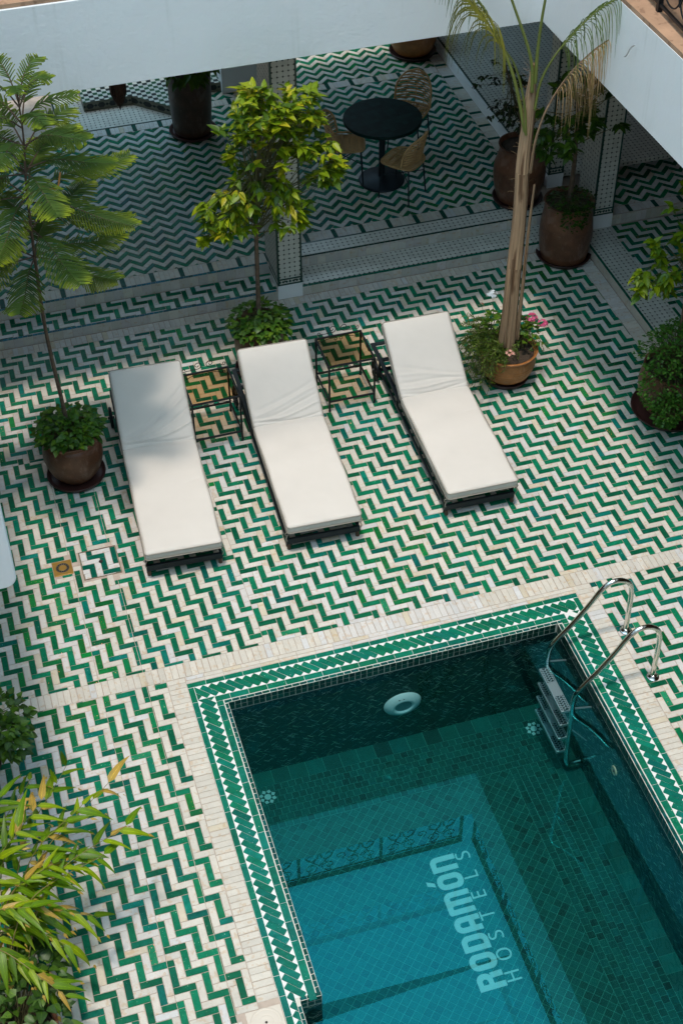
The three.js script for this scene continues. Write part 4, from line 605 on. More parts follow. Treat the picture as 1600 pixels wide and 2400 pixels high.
function rattanChair(p, turn, label) { // faces +x in its own axes
  const o = base('rattan_chair', p, turn); tag(o, label, 'chair', 'rattan chairs round the dark table');
  const sx = 0.2, sy = 0.45, rim = []; for (let k = 0; k <= 36; k++) { const a = k / 36 * 2 * Math.PI, c = Math.cos(a), s = Math.sin(a); rim.push(V(Math.sign(c) * Math.abs(c) ** 0.6 * 0.21, sy - 0.012 * Math.cos(2 * a), Math.sign(s) * Math.abs(s) ** 0.6 * 0.215)); }
  const seat = mesh('seat', sweep(rim, 0.011, 7, false), M.cane, o);
  const slats = []; for (let k = -6; k <= 6; k++) { const z = k * 0.032, e = Math.sqrt(Math.max(0, 1 - (z / 0.225) ** 4)) * 0.2; for (const d of [-0.0055, 0.0055]) slats.push(sweep(curve([[-e, sy, z + d], [0, sy - 0.012, z + d], [e, sy, z + d]], 6), 0.0056, 5)); } for (const x of [-0.12, -0.04, 0.04, 0.12]) for (const d of [-0.005, 0.005]) slats.push(sweep(curve([[x + d, sy, -0.2], [x + d, sy - 0.004, 0], [x + d, sy, 0.2]], 6), 0.0042, 5)); mesh('slat', merge(slats), M.cane, seat);
  const B = (v, s) => { const y = sy + 0.02 + v * 0.36, w = 0.215 * Math.sqrt(Math.max(0.0, 1 - (Math.max(0, v - 0.35) / 0.65) ** 2.4)), z = s * w; return V(-0.2 - 0.07 * v + 0.11 * (z / 0.215) ** 2, y, z); };
  const arch = []; for (let k = 0; k <= 14; k++) arch.push(B(k / 14, -1)); for (let k = 14; k >= 0; k--) arch.push(B(k / 14, 1)); const back = mesh('backrest', sweep(new THREE.CatmullRomCurve3(arch).getPoints(60), 0.012, 7), M.cane, o);
  const bs = []; for (let k = 1; k < 11; k++) { const v = k / 11.3; for (const d of [0, 0.02]) { const P = []; for (let q = -4; q <= 4; q++) P.push(B(v + d, q / 4)); bs.push(sweep(P, 0.0056, 5)); } } for (const s of [-0.5, 0, 0.5]) { const P = []; for (let k = 0; k <= 6; k++) { const b = B(k / 6.1, s); P.push(V(b.x, b.y, s * 0.215 * Math.min(1, Math.abs(B(k / 6.1, 1).z) / 0.215))); } bs.push(sweep(P, 0.0045, 5)); } mesh('slat', merge(bs), M.cane, back);
  for (const [x, z] of [[-0.16, -0.16], [-0.16, 0.16], [0.16, -0.16], [0.16, 0.16]]) mesh('leg', rod([x, sy, z], [x * 1.2, 0.002, z * 1.2], 0.0085, 8), M.frame, o);
  mesh('cross_brace', merge([rod([-0.175, 0.28, -0.175], [0.175, 0.28, 0.175], 0.006), rod([-0.175, 0.28, 0.175], [0.175, 0.285, -0.175], 0.006)]), M.frame, o);
}
rattanChair([3.33, GY, -6.5], -0.28, 'rattan chair left of the dark round table, its seat half behind orange leaves');
rattanChair([4.24, GY, -6.98], -2.25, 'rattan chair behind the dark round table, only its slatted back showing');
rattanChair([3.83, GY, -5.99], 2.3, 'rattan chair in front of the dark round table with its back to the right');

// ------------------------------------------------------------------ pots
function pot(name, p, prof, mat, label, { saucer, soil, grooves } = {}) {
  const o = base(name, p); tag(o, label, 'plant pot');
  const pts = new THREE.SplineCurve(prof.map((q) => new THREE.Vector2(...q))).getPoints(64); if (grooves) for (const q of pts) if (q.y > grooves[0] && q.y < grooves[1]) q.x += 0.0045 * Math.sin((q.y - grooves[0]) * 220);
  const top = prof[prof.length - 1], inner = [[top[0] - 0.012, top[1] + 0.004], [top[0] - 0.03, top[1] - 0.005], [top[0] - 0.034, top[1] - 0.08]].map((q) => new THREE.Vector2(...q));
  const g = new THREE.LatheGeometry([new THREE.Vector2(0, prof[0][1]), ...pts, ...inner], 64);
  const q = g.attributes.position; for (let i = 0; i < q.count; i++) { const a = Math.atan2(q.getZ(i), q.getX(i)), d = 1 + 0.018 * (fbm(a * 1.2 + 5, q.getY(i) * 6) - 0.5); q.setX(i, q.getX(i) * d); q.setZ(i, q.getZ(i) * d); } g.computeVertexNormals();
  const uv = g.attributes.uv; for (let i = 0; i < uv.count; i++) uv.setXY(i, uv.getX(i) * 4, q.getY(i) * 2.4);
  mesh('body', g, mat, o);
  const s = new THREE.SphereGeometry(top[0] - 0.03, 32, 8, 0, 2 * Math.PI, 0, Math.PI / 2); s.scale(1, 0.08, 1); s.translate(0, top[1] - 0.05, 0); mesh('soil', s, M.soil, o);
  if (saucer) mesh('saucer', new THREE.LatheGeometry([[0, 0.012], [saucer * 0.8, 0.012], [saucer * 0.9, 0.02], [saucer * 0.97, 0.05], [saucer, 0.052], [saucer, 0.045], [saucer * 0.93, 0.008], [saucer * 0.85, 0.001], [0, 0.001]].map((q2) => new THREE.Vector2(...q2)), 56), saucer > 0.3 ? M.saucer : M.saucer, o);
  return o;
}
const LP = [-0.42, 0, -2.72], OP = [1.6, 0, -3.72], PP = [3.87, 0, -2.88], TP = [5.235, 0, -4.66], GP = [5.02, GY, -5.52], RP = [5.19, 0, -1.96];
pot('plant_pot', LP, [[0.15, 0.02], [0.17, 0.04], [0.23, 0.13], [0.265, 0.24], [0.27, 0.33], [0.255, 0.43], [0.235, 0.47], [0.25, 0.5], [0.25, 0.515]], M.brownpot, 'round brown glazed pot with a green leafy collar left of the loungers', { saucer: 0.27 });
pot('plant_pot', OP, [[0.16, 0.02], [0.19, 0.08], [0.24, 0.25], [0.25, 0.38], [0.235, 0.5], [0.22, 0.54], [0.235, 0.57], [0.24, 0.585]], M.brownpot, 'brown glazed pot of the orange tree half hidden by a lounger back', { saucer: 0.26 });
pot('plant_pot', PP, [[0.13, 0.03], [0.16, 0.04], [0.225, 0.1], [0.262, 0.18], [0.27, 0.24], [0.262, 0.3], [0.25, 0.335], [0.262, 0.35], [0.285, 0.36], [0.29, 0.375]], M.orangepot, 'ridged orange terracotta pot holding the palm', { saucer: 0.22, grooves: [0.06, 0.27] });
pot('plant_pot', TP, [[0.25, 0.03], [0.255, 0.06], [0.27, 0.12], [0.275, 0.2], [0.285, 0.3], [0.28, 0.42], [0.265, 0.55], [0.255, 0.64], [0.265, 0.69], [0.27, 0.705]], M.brownpot, 'tall brown pot standing in the back right corner of the courtyard', { saucer: 0.3 });
pot('plant_pot', GP, [[0.21, 0.03], [0.23, 0.06], [0.27, 0.2], [0.285, 0.34], [0.28, 0.45], [0.25, 0.56], [0.235, 0.63], [0.25, 0.69], [0.255, 0.7]], M.brownpot, 'brown clay pot on the raised gallery behind the palm trunk', { saucer: 0.28 });
pot('plant_pot', RP, [[0.22, 0.03], [0.25, 0.07], [0.31, 0.2], [0.335, 0.32], [0.325, 0.43], [0.3, 0.5], [0.31, 0.53], [0.31, 0.54]], M.brownpot, 'wide brown pot overgrown by a round-leaved shrub at the right edge', { saucer: 0.37 });
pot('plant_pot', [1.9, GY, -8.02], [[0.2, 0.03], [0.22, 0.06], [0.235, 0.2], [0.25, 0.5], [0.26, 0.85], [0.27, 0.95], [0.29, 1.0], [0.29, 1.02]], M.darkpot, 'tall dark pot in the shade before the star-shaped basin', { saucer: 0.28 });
pot('plant_pot', [5.02, GY, -9.12], [[0.2, 0.03], [0.24, 0.06], [0.3, 0.2], [0.32, 0.35], [0.3, 0.48], [0.31, 0.5]], M.orangepot, 'orange terracotta pot deep in the gallery under the balcony front', { saucer: 0.3 });
pot('plant_pot', [-1.66, 0, 2.72], [[0.14, 0.02], [0.17, 0.06], [0.21, 0.18], [0.225, 0.26], [0.23, 0.3]], M.brownpot, 'brown pot of the bamboo at the bottom left corner', { saucer: 0.2 });
pot('plant_pot', [-1.7, 0, 0.35], [[0.12, 0.02], [0.15, 0.06], [0.19, 0.18], [0.2, 0.26], [0.2, 0.28]], M.brownpot, 'brown pot of the dark shrub at the left edge', { saucer: 0.18 });

// ------------------------------------------------------------------ plants
function leafGeo(l, w, fold = 0.28, droop = 0.3, tip = 0.55, n = 6) {
  const pos = [], uv = [], idx = [];
  for (let i = 0; i <= n; i++) { const t = i / n, hw = w / 2 * Math.pow(Math.sin(Math.PI * Math.pow(t, tip)), 0.85), z = l * t * (1 - 0.12 * droop * t), y = -l * droop * t * t * 0.5; for (const s of [-1, 0, 1]) { pos.push(s * hw, y + Math.abs(s) * hw * fold, z); uv.push(0.5 + s * 0.5, t); } }
  for (let i = 0; i < n; i++) for (let k = 0; k < 2; k++) { const a = i * 3 + k; idx.push(a, a + 3, a + 1, a + 1, a + 3, a + 4); }
  const g = new THREE.BufferGeometry(); g.setAttribute('position', new THREE.Float32BufferAttribute(pos, 3)); g.setAttribute('uv', new THREE.Float32BufferAttribute(uv, 2)); g.setIndex(idx); g.computeVertexNormals(); return g;
}
const mat4 = new THREE.Matrix4();
function pose(p, dir, up, s) { const z = dir.clone().normalize(), x = up.clone().cross(z); if (x.lengthSq() < 1e-6) x.set(1, 0, 0); x.normalize(); const y = z.clone().cross(x); return new THREE.Matrix4().makeBasis(x, y, z).scale(V(s, s, s)).setPosition(p); }
function addLeaves(parent, list, most = 300, single = 'leaf', rest = 'foliage') {
  list.forEach((q) => { q.k = screenSize(q.p.x, q.p.y, q.p.z, q.s); }); list.sort((a, b) => b.k - a.k);
  const off = parent.position; // parents are unrotated groups
  for (const q of list.slice(0, most)) { const m = mesh(single, q.g, q.m, parent); pose(q.p.clone().sub(off), q.d, q.u, q.s).decompose(m.position, m.quaternion, m.scale); }
  const r = list.slice(most); if (!r.length) return;
  const mats = [...new Set(r.map((q) => q.m))], gs = mats.map((m) => merge(r.filter((q) => q.m === m).map((q) => { const g = q.g.index ? q.g.toNonIndexed() : q.g.clone(); return g.applyMatrix4(pose(q.p.clone().sub(off), q.d, q.u, q.s)); })));
  mesh(rest, mats.length > 1 ? mergeGeometries(gs, true) : gs[0], mats.length > 1 ? mats : mats[0], parent).userData.kind = 'stuff';
}
const sph = () => { const u = 2 * rnd() - 1, a = rnd() * 2 * Math.PI, s = Math.sqrt(1 - u * u); return V(Math.cos(a) * s, u, Math.sin(a) * s); };
const pick = (a, w) => { let r = rnd(); for (let i = 0; i < a.length; i++) { if (r < w[i]) return a[i]; r -= w[i]; } return a[0]; };
const CL = [leafGeo(0.1, 0.046, 0.3, 0.35), leafGeo(0.105, 0.05, 0.2, 0.6), leafGeo(0.09, 0.042, 0.35, 0.2)];
// a citrus crown: leafy shoots all through the volume, each with a whorl of leaves
function citrus(name, p, trunk, r0, vol, nShoots, mats, w, label, category, most, ls = 1, per = [7, 11]) {
  const o = base(name, p); tag(o, label, category);
  const off = V(...p), tp = trunk.map((q) => V(...q)); const tc = curve(tp, 30);
  mesh('trunk', sweep(tc.map((q) => q.clone().sub(off)), (t) => r0 * (1 - 0.55 * t) * (1 + 0.12 * (fbm(t * 14, 3) - 0.5)), 10), M.bark, o);
  const list = [], br = [];
  for (let k = 0; k < nShoots; k++) {
    const v = vol[k % vol.length], d = sph().multiplyScalar(Math.cbrt(0.15 + 0.85 * rnd())), c = V(v[0] + d.x * v[3], v[1] + d.y * v[4], v[2] + d.z * v[5]);
    const from = tc[Math.min(tc.length - 1, Math.floor(tc.length * clamp(0.55 + 0.45 * (c.y - v[1] + v[4]) / (2 * v[4]) - 0.1)))], mid = from.clone().lerp(c, 0.55).add(V(rr(-0.04, 0.04), rr(-0.02, 0.06), rr(-0.04, 0.04)));
    br.push(sweep(curve([from, mid, c], 6).map((q) => q.clone().sub(off)), (t) => 0.006 * (1 - 0.7 * t) * (r0 / 0.03), 5));
    const out = c.clone().sub(from).normalize().add(V(0, -0.1, 0)).normalize(), n = Math.round(rr(...per));
    const tone = mats[0] === M.citrus[0] ? (rnd() < 0.6 ? [0.44, 0.34, 0.1, 0.12] : [0.55, 0.12, 0.3, 0.03]) : w;
    for (let i = 0; i < n; i++) { const a = i * 2.4 + rnd(), e = rr(-0.5, 0.6), side = V(Math.cos(a), e, Math.sin(a)), dir = side.addScaledVector(out, 0.6).add(V(0, -0.35, 0)); list.push({ p: c.clone().addScaledVector(out, -0.05 * rnd()).add(V(rr(-1, 1), rr(-1, 1), rr(-1, 1)).multiplyScalar(0.02)), d: dir, u: V(rr(-0.4, 0.4), 1, rr(-0.4, 0.4)), s: ls * rr(0.75, 1.25), g: CL[(rnd() * 3) | 0], m: pick(mats, tone) }); }
  }
  mesh('branches', merge(br), M.twig, o); addLeaves(o, list, most); return o;
}
citrus('orange_tree', [1.6, 0.53, -3.72], [[1.6, 0.53, -3.72], [1.61, 1.0, -3.73], [1.62, 1.6, -3.72], [1.66, 2.2, -3.7], [1.7, 2.8, -3.68]], 0.026, [[1.72, 2.75, -3.6, 0.46, 0.3, 0.28], [1.66, 2.35, -3.6, 0.36, 0.34, 0.3], [1.42, 2.02, -3.6, 0.3, 0.26, 0.26], [2.05, 2.6, -3.62, 0.26, 0.26, 0.22], [1.82, 2.99, -3.64, 0.44, 0.16, 0.2], [1.62, 2.9, -3.5, 0.3, 0.22, 0.2], [1.26, 1.95, -3.55, 0.2, 0.2, 0.2], [2.2, 2.38, -3.5, 0.2, 0.22, 0.2], [1.9, 1.95, -3.5, 0.2, 0.24, 0.2]], 185, M.citrus, null, 'small orange tree with glossy yellow-green leaves behind the middle lounger', 'tree', 300, 1.12, [7, 11]);
{ // one low hanging sprig of the orange tree
  const o = scene.getObjectByName('orange_tree'), L = []; const c = V(1.13, 1.72, -3.6); for (let i = 0; i < 15; i++) { const a = i * 2.4; L.push({ p: c.clone().add(V(rr(-0.06, 0.06), rr(-0.04, 0.04), rr(-0.06, 0.06))), d: V(Math.cos(a), rr(-0.6, 0.2), Math.sin(a) + 0.3), u: V(0, 1, 0.2), s: rr(0.9, 1.2), g: CL[i % 3], m: M.citrus[i % 3 === 2 ? 0 : i % 2] }); } addLeaves(o, L, 15); mesh('twig', sweep(curve([[1.62, 1.75, -3.71], [1.35, 1.85, -3.66], [1.13, 1.73, -3.6]].map((q) => [q[0] - 1.6, q[1] - 0.53, q[2] + 3.72]), 12), 0.004, 5), M.twig, o);
}
citrus('citrus_tree', [5.235, 0.65, -4.66], [[5.235, 0.65, -4.66], [5.25, 1.1, -4.68], [5.22, 1.6, -4.66], [5.15, 2.0, -4.62]], 0.03, [[5.0, 1.85, -4.5, 0.4, 0.35, 0.3], [5.45, 1.9, -4.5, 0.4, 0.34, 0.3], [4.9, 1.6, -4.45, 0.25, 0.22, 0.25]], 46, M.darkleaf, [0.35, 0.4, 0.25], 'shaded citrus tree with dark leaves in the tall back-right pot', 'tree', 200, 1.15);
citrus('dark_leaved_tree', [5.02, 0.87, -5.52], [[5.02, 0.87, -5.52], [4.98, 1.2, -5.5], [4.85, 1.6, -5.5], [4.75, 1.9, -5.5]], 0.02, [[4.7, 1.6, -5.5, 0.32, 0.4, 0.25], [4.9, 1.3, -5.4, 0.2, 0.18, 0.2]], 46, [M.maroon[0], M.darkleaf[0]], [0.7, 0.3], 'spindly tree with small maroon leaves in the gallery pot behind the palm', 'tree', 60, 0.6);
citrus('lemon_tree', [5.19, 0.49, -1.96], [[5.19, 0.49, -1.96], [5.17, 1.0, -1.98], [5.15, 1.6, -1.98], [5.15, 2.2, -1.96]], 0.022, [[4.98, 2.0, -1.9, 0.3, 0.4, 0.25], [5.15, 2.3, -1.9, 0.35, 0.35, 0.3], [4.72, 1.68, -1.85, 0.22, 0.14, 0.15]], 46, [M.citrus[0], M.darkleaf[2], M.citrus[1]], [0.45, 0.35, 0.2], 'bright green lemon tree leaning in from the right edge', 'tree', 220, 1.0);
citrus('potted_citrus', [1.9, 1.2, -8.02], [[1.9, 1.2, -8.02], [1.92, 1.5, -8.0], [1.9, 1.9, -7.98]], 0.02, [[1.95, 1.12, -7.65, 0.3, 0.12, 0.1], [1.8, 1.2, -7.7, 0.2, 0.14, 0.1], [2.05, 1.35, -7.7, 0.25, 0.14, 0.12]], 16, [M.darkleaf[1], M.darkleaf[2]], [0.4, 0.6], 'leafy plant hanging over the rim of the tall dark gallery pot', 'plant', 60, 1.5, [6, 8]);

// low leafy mounds round the stems
const IV = [leafGeo(0.055, 0.042, 0.15, 0.4, 0.45, 5), leafGeo(0.05, 0.036, 0.25, 0.3, 0.5, 5), leafGeo(0.06, 0.045, 0.1, 0.6, 0.45, 5)];
function mound(name, p, vols, n, mats, w, geos, sc, label, category, most, lean = 0.35) {
  const o = base(name, p); tag(o, label, category); const list = [], st = [];
  for (let k = 0; k < n; k++) { const v = vols[k % vols.length], d = sph(); if (d.y < -0.25 && !v[6]) d.y *= -1; const q = Math.cbrt(0.35 + 0.65 * rnd()), c = V(v[0] + d.x * v[3] * q, v[1] + d.y * v[4] * q, v[2] + d.z * v[5] * q); list.push({ p: c, d: V(d.x + rr(-0.6, 0.6), 0.2 * d.y + rr(-lean, lean), d.z + rr(-0.6, 0.6)), u: V(d.x * 0.6 + rr(-0.3, 0.3), 1, d.z * 0.6 + rr(-0.3, 0.3)), s: sc * rr(0.7, 1.25), g: geos[(rnd() * geos.length) | 0], m: pick(mats, w) }); if (k % 5 === 0) st.push(sweep(curve([[rr(-0.05, 0.05), 0, rr(-0.05, 0.05)], [(c.x - p[0]) * 0.5, (c.y - p[1]) * 0.7 + 0.02, (c.z - p[2]) * 0.5], [c.x - p[0], c.y - p[1], c.z - p[2]]], 6), 0.0022, 4)); }
  mesh('stems', merge(st), M.twig, o); addLeaves(o, list, most); return o;
}
mound('leafy_groundcover', [-0.42, 0.48, -2.72], [[-0.42, 0.6, -2.68, 0.3, 0.16, 0.28], [-0.45, 0.62, -2.6, 0.28, 0.14, 0.22]], 560, M.ivy, [0.45, 0.2, 0.35], IV, 1.15, 'dark green leafy collar in the brown pot left of the loungers', 'plant', 160);
mound('leafy_groundcover', [1.6, 0.55, -3.72], [[1.6, 0.62, -3.68, 0.3, 0.15, 0.28], [1.6, 0.6, -3.55, 0.28, 0.1, 0.16]], 480, M.ivy, [0.4, 0.45, 0.15], IV, 1.2, 'bright green leafy collar at the foot of the orange tree', 'plant', 160);
const SM = [leafGeo(0.03, 0.024, 0.12, 0.3, 0.5, 4), leafGeo(0.027, 0.022, 0.3, 0.2, 0.5, 4)];
mound('round_leaved_shrub', [5.1, 0.5, -1.9], [[5.06, 0.78, -1.86, 0.36, 0.26, 0.3], [4.92, 0.56, -1.72, 0.22, 0.3, 0.2, 1], [5.2, 0.85, -1.9, 0.3, 0.22, 0.28], [4.95, 0.34, -1.6, 0.14, 0.2, 0.12, 1]], 2300, M.shrub, [0.6, 0.4], SM, 1.15, 'dense bright green shrub of small round leaves spilling over the right pot', 'shrub', 120);
mound('fern_tuft', [5.235, 0.65, -4.66], [[5.235, 0.72, -4.6, 0.26, 0.1, 0.24], [5.2, 0.62, -4.42, 0.14, 0.16, 0.06, 1]], 420, M.darkleaf, [0.7, 0.25, 0.05], SM, 1.3, 'dark small-leaved fill hanging from the tall back-right pot', 'plant', 30);
mound('dark_shrub', [-1.7, 0.26, 0.35], [[-1.45, 0.55, 0.5, 0.24, 0.3, 0.3], [-1.4, 0.75, 0.75, 0.12, 0.2, 0.16]], 260, M.darkleaf, [0.4, 0.4, 0.2], IV, 1.25, 'dark leafy shrub at the left edge above the bamboo', 'shrub', 120);
mound('leafy_undergrowth', [-1.66, 0.28, 2.72], [[-1.6, 0.42, 2.7, 0.28, 0.2, 0.35], [-1.55, 0.4, 2.45, 0.24, 0.18, 0.25]], 260, M.darkleaf, [0.55, 0.35, 0.1], IV, 1.5, 'dark leaves under the bamboo in the bottom left corner', 'plant', 100);

{ // bamboo
  const o = base('bamboo', [-1.62, 0.3, 2.4]); tag(o, 'bamboo with long yellow-green leaves and dry tips leaning in from the bottom left', 'bamboo');
  const off = o.position, L = [leafGeo(0.22, 0.042, 0.25, 0.5, 0.42, 8), leafGeo(0.24, 0.048, 0.15, 0.8, 0.42, 8), leafGeo(0.18, 0.038, 0.3, 0.3, 0.42, 8)], list = [], st = [];
  const tipM = M.bamboo;
  for (const [x, y, z] of [[-1.05, 1.02, 1.3], [-0.8, 1.1, 1.58], [-0.75, 1.0, 1.88], [-1.1, 0.95, 1.98], [-0.93, 0.98, 2.04], [-1.25, 1.2, 1.66], [-1.26, 1.05, 2.06], [-1.08, 0.62, 2.24], [-1.26, 0.62, 2.42], [-1.42, 1.3, 1.9], [-1.3, 1.12, 1.42], [-1.5, 1.25, 1.6], [-1.38, 0.7, 2.2], [-1.42, 0.55, 2.6], [-1.0, 1.12, 1.72], [-1.2, 0.85, 1.85], [-1.45, 1.0, 2.3], [-1.35, 0.62, 2.75]]) {
    const a = V(rr(-1.85, -1.6), 0.3, rr(2.2, 2.7)), t = V(x, y, z), m = a.clone().lerp(t, 0.5).add(V(-0.1, 0.28, -0.1)), c = curve([a, m, t], 20);
    st.push(sweep(c.map((q) => q.clone().sub(off)), (u) => 0.0055 * (1 - 0.7 * u), 6));
    const n = 15; for (let i = 0; i < n; i++) { const u = 0.35 + 0.65 * i / (n - 1), q = c[Math.round(u * 20)], f = t.clone().sub(m).normalize(), s = i & 1 ? 1 : -1, sd = V(-f.z, 0, f.x).normalize(); const d = f.clone().multiplyScalar(0.9).addScaledVector(sd, s * rr(0.2, 0.9)).add(V(0, rr(-0.75, 0.15), 0.25)); list.push({ p: q.clone(), d, u: V(rr(-0.3, 0.3), 1, rr(-0.3, 0.3)), s: rr(0.75, 1.25), g: L[(rnd() * 3) | 0], m: pick(tipM, [0.45, 0.32, 0.13, 0.1]) }); }
  }
  // dry tips: short straw-coloured ends on many leaves
  const tg = leafGeo(0.05, 0.02, 0.2, 0.4, 0.35, 4);
  for (const q of list.slice()) if (rnd() < 0.5) { const d = q.d.clone().normalize(); list.push({ p: q.p.clone().addScaledVector(d, 0.165 * q.s).add(V(0, -0.045 * q.s, 0)), d: d.clone().add(V(0, -0.5, 0)), u: q.u, s: q.s, g: tg, m: M.bamboo[3] }); }
  mesh('culms', merge(st), std({ name: 'bamboo_cane', color: rgb(0.24, 0.19, 0.06), roughness: 0.5 }), o); addLeaves(o, list, 290);
}

{ // star pine: whorls of flat branches fringed with soft cords
  const o = base('star_pine', [LP[0], 0.48, LP[2]]); tag(o, 'young star pine with tiers of fringed branches in the left pot', 'tree'); const off = o.position;
  const axis = curve([[-0.42, 0.48, -2.72], [-0.44, 0.95, -2.71], [-0.47, 1.7, -2.71], [-0.45, 2.5, -2.71], [-0.42, 3.1, -2.71], [-0.38, 3.5, -2.71], [-0.37, 3.85, -2.71]], 60);
  mesh('trunk', sweep(axis.map((q) => q.clone().sub(off)), (t) => 0.021 * (1 - 0.75 * t) * (1 + 0.15 * (fbm(t * 40, 1) - 0.5)), 10), M.bark, o);
  const at = (y) => axis.reduce((b, q) => Math.abs(q.y - y) < Math.abs(b.y - y) ? q : b);
  const cord = (pos, nor, uv, col, p, side, fwd, len, droop, tip, base0) => { const n = 4, k = 4, P = []; for (let i = 0; i <= n; i++) { const t = i / n; P.push(p.clone().addScaledVector(side, len * t * (1 - 0.35 * droop * t)).addScaledVector(fwd, len * 0.75 * t).add(V(0, -len * droop * t * t, 0))); } const g = sweep(P, (t) => 0.0064 * (1 - 0.3 * t), k).toNonIndexed(); const c = new Float32Array(g.attributes.position.count * 3), u = g.attributes.uv; for (let i = 0; i < u.count; i++) { const t = clamp(u.getY(i) / len), y = smooth(0.45, 1, t) * tip; c[3 * i] = base0 * lerp(0.7, 3.4, y); c[3 * i + 1] = base0 * lerp(0.75, 2.3, y); c[3 * i + 2] = base0 * lerp(0.9, 1.0, y); } for (let i = 0; i < u.count; i++) u.setXY(i, u.getX(i), u.getY(i) * 12); g.setAttribute('color', new THREE.BufferAttribute(c, 3)); return g; };
  for (const [y, len, n, rise, ph] of [[2.42, 0.74, 6, -0.02, 0.75], [2.72, 0.86, 6, 0.03, 0.25], [2.98, 0.88, 6, 0.07, 0.8], [3.2, 0.74, 6, 0.12, 0.3], [3.42, 0.56, 5, 0.17, 0.7], [3.6, 0.4, 5, 0.22, 0.1], [3.76, 0.28, 5, 0.26, 0.5]]) for (let k = 0; k < n; k++) {
    const a = ph + k / n * 2 * Math.PI + rr(-0.12, 0.12), d = V(Math.cos(a), 0, Math.sin(a)), p0 = at(y + rr(-0.03, 0.03)), l = len * rr(0.88, 1.1);
    const c = curve([p0, p0.clone().addScaledVector(d, l * 0.35).add(V(0, rise * 0.6 + 0.02, 0)), p0.clone().addScaledVector(d, l * 0.72).add(V(0, rise + 0.0 - 0.06 * len, 0)), p0.clone().addScaledVector(d, l).add(V(0, rise - 0.06 * len, 0))], 40);
    const b = mesh('branch', sweep(c.map((q) => q.clone().sub(off)), (t) => 0.007 * (1 - 0.7 * t), 6), M.bark, o), gs = [];
    const young = rr(0.25, 0.9), b0 = rr(0.75, 1.0), N = Math.round(l * 50);
    for (let i = 0; i <= N; i++) { const t = lerp(0.24, 1, i / N), q = c[Math.round(t * 40)], f = c[Math.min(40, Math.round(t * 40) + 1)].clone().sub(c[Math.max(0, Math.round(t * 40) - 1)]).normalize(), sd = V(-f.z, 0, f.x).normalize(); const ll = (0.035 + 0.135 * Math.pow(Math.sin(Math.PI * Math.pow((t - 0.2) / 0.8 * 0.96, 0.7)), 0.7) * Math.min(1, len / 0.6)) * rr(0.85, 1.12); for (const s of [-1, 1]) gs.push(cord(0, 0, 0, 0, q.clone().sub(off).add(V(0, rr(-0.004, 0.004), 0)), sd.clone().multiplyScalar(s).add(V(0, 0.12, 0)), f, ll, rr(0.12, 0.42) * smooth(0, 0.5, 1.15 - t), clamp(young * 0.7 + 0.6 * smooth(0.7, 1, t)), b0)); }
    mesh('fringe', mergeGeometries(gs, false), M.needle, b).userData.kind = 'stuff';
  }
  mesh('dead_cord', merge([sweep(curve([[0.1, 2.74, 0.3], [0.2, 2.72, 0.32], [0.25, 2.84, 0.3]], 16), 0.008, 6)]), std({ name: 'dead_needles', color: rgb(0.42, 0.17, 0.04), roughness: 0.8 }), o);
}

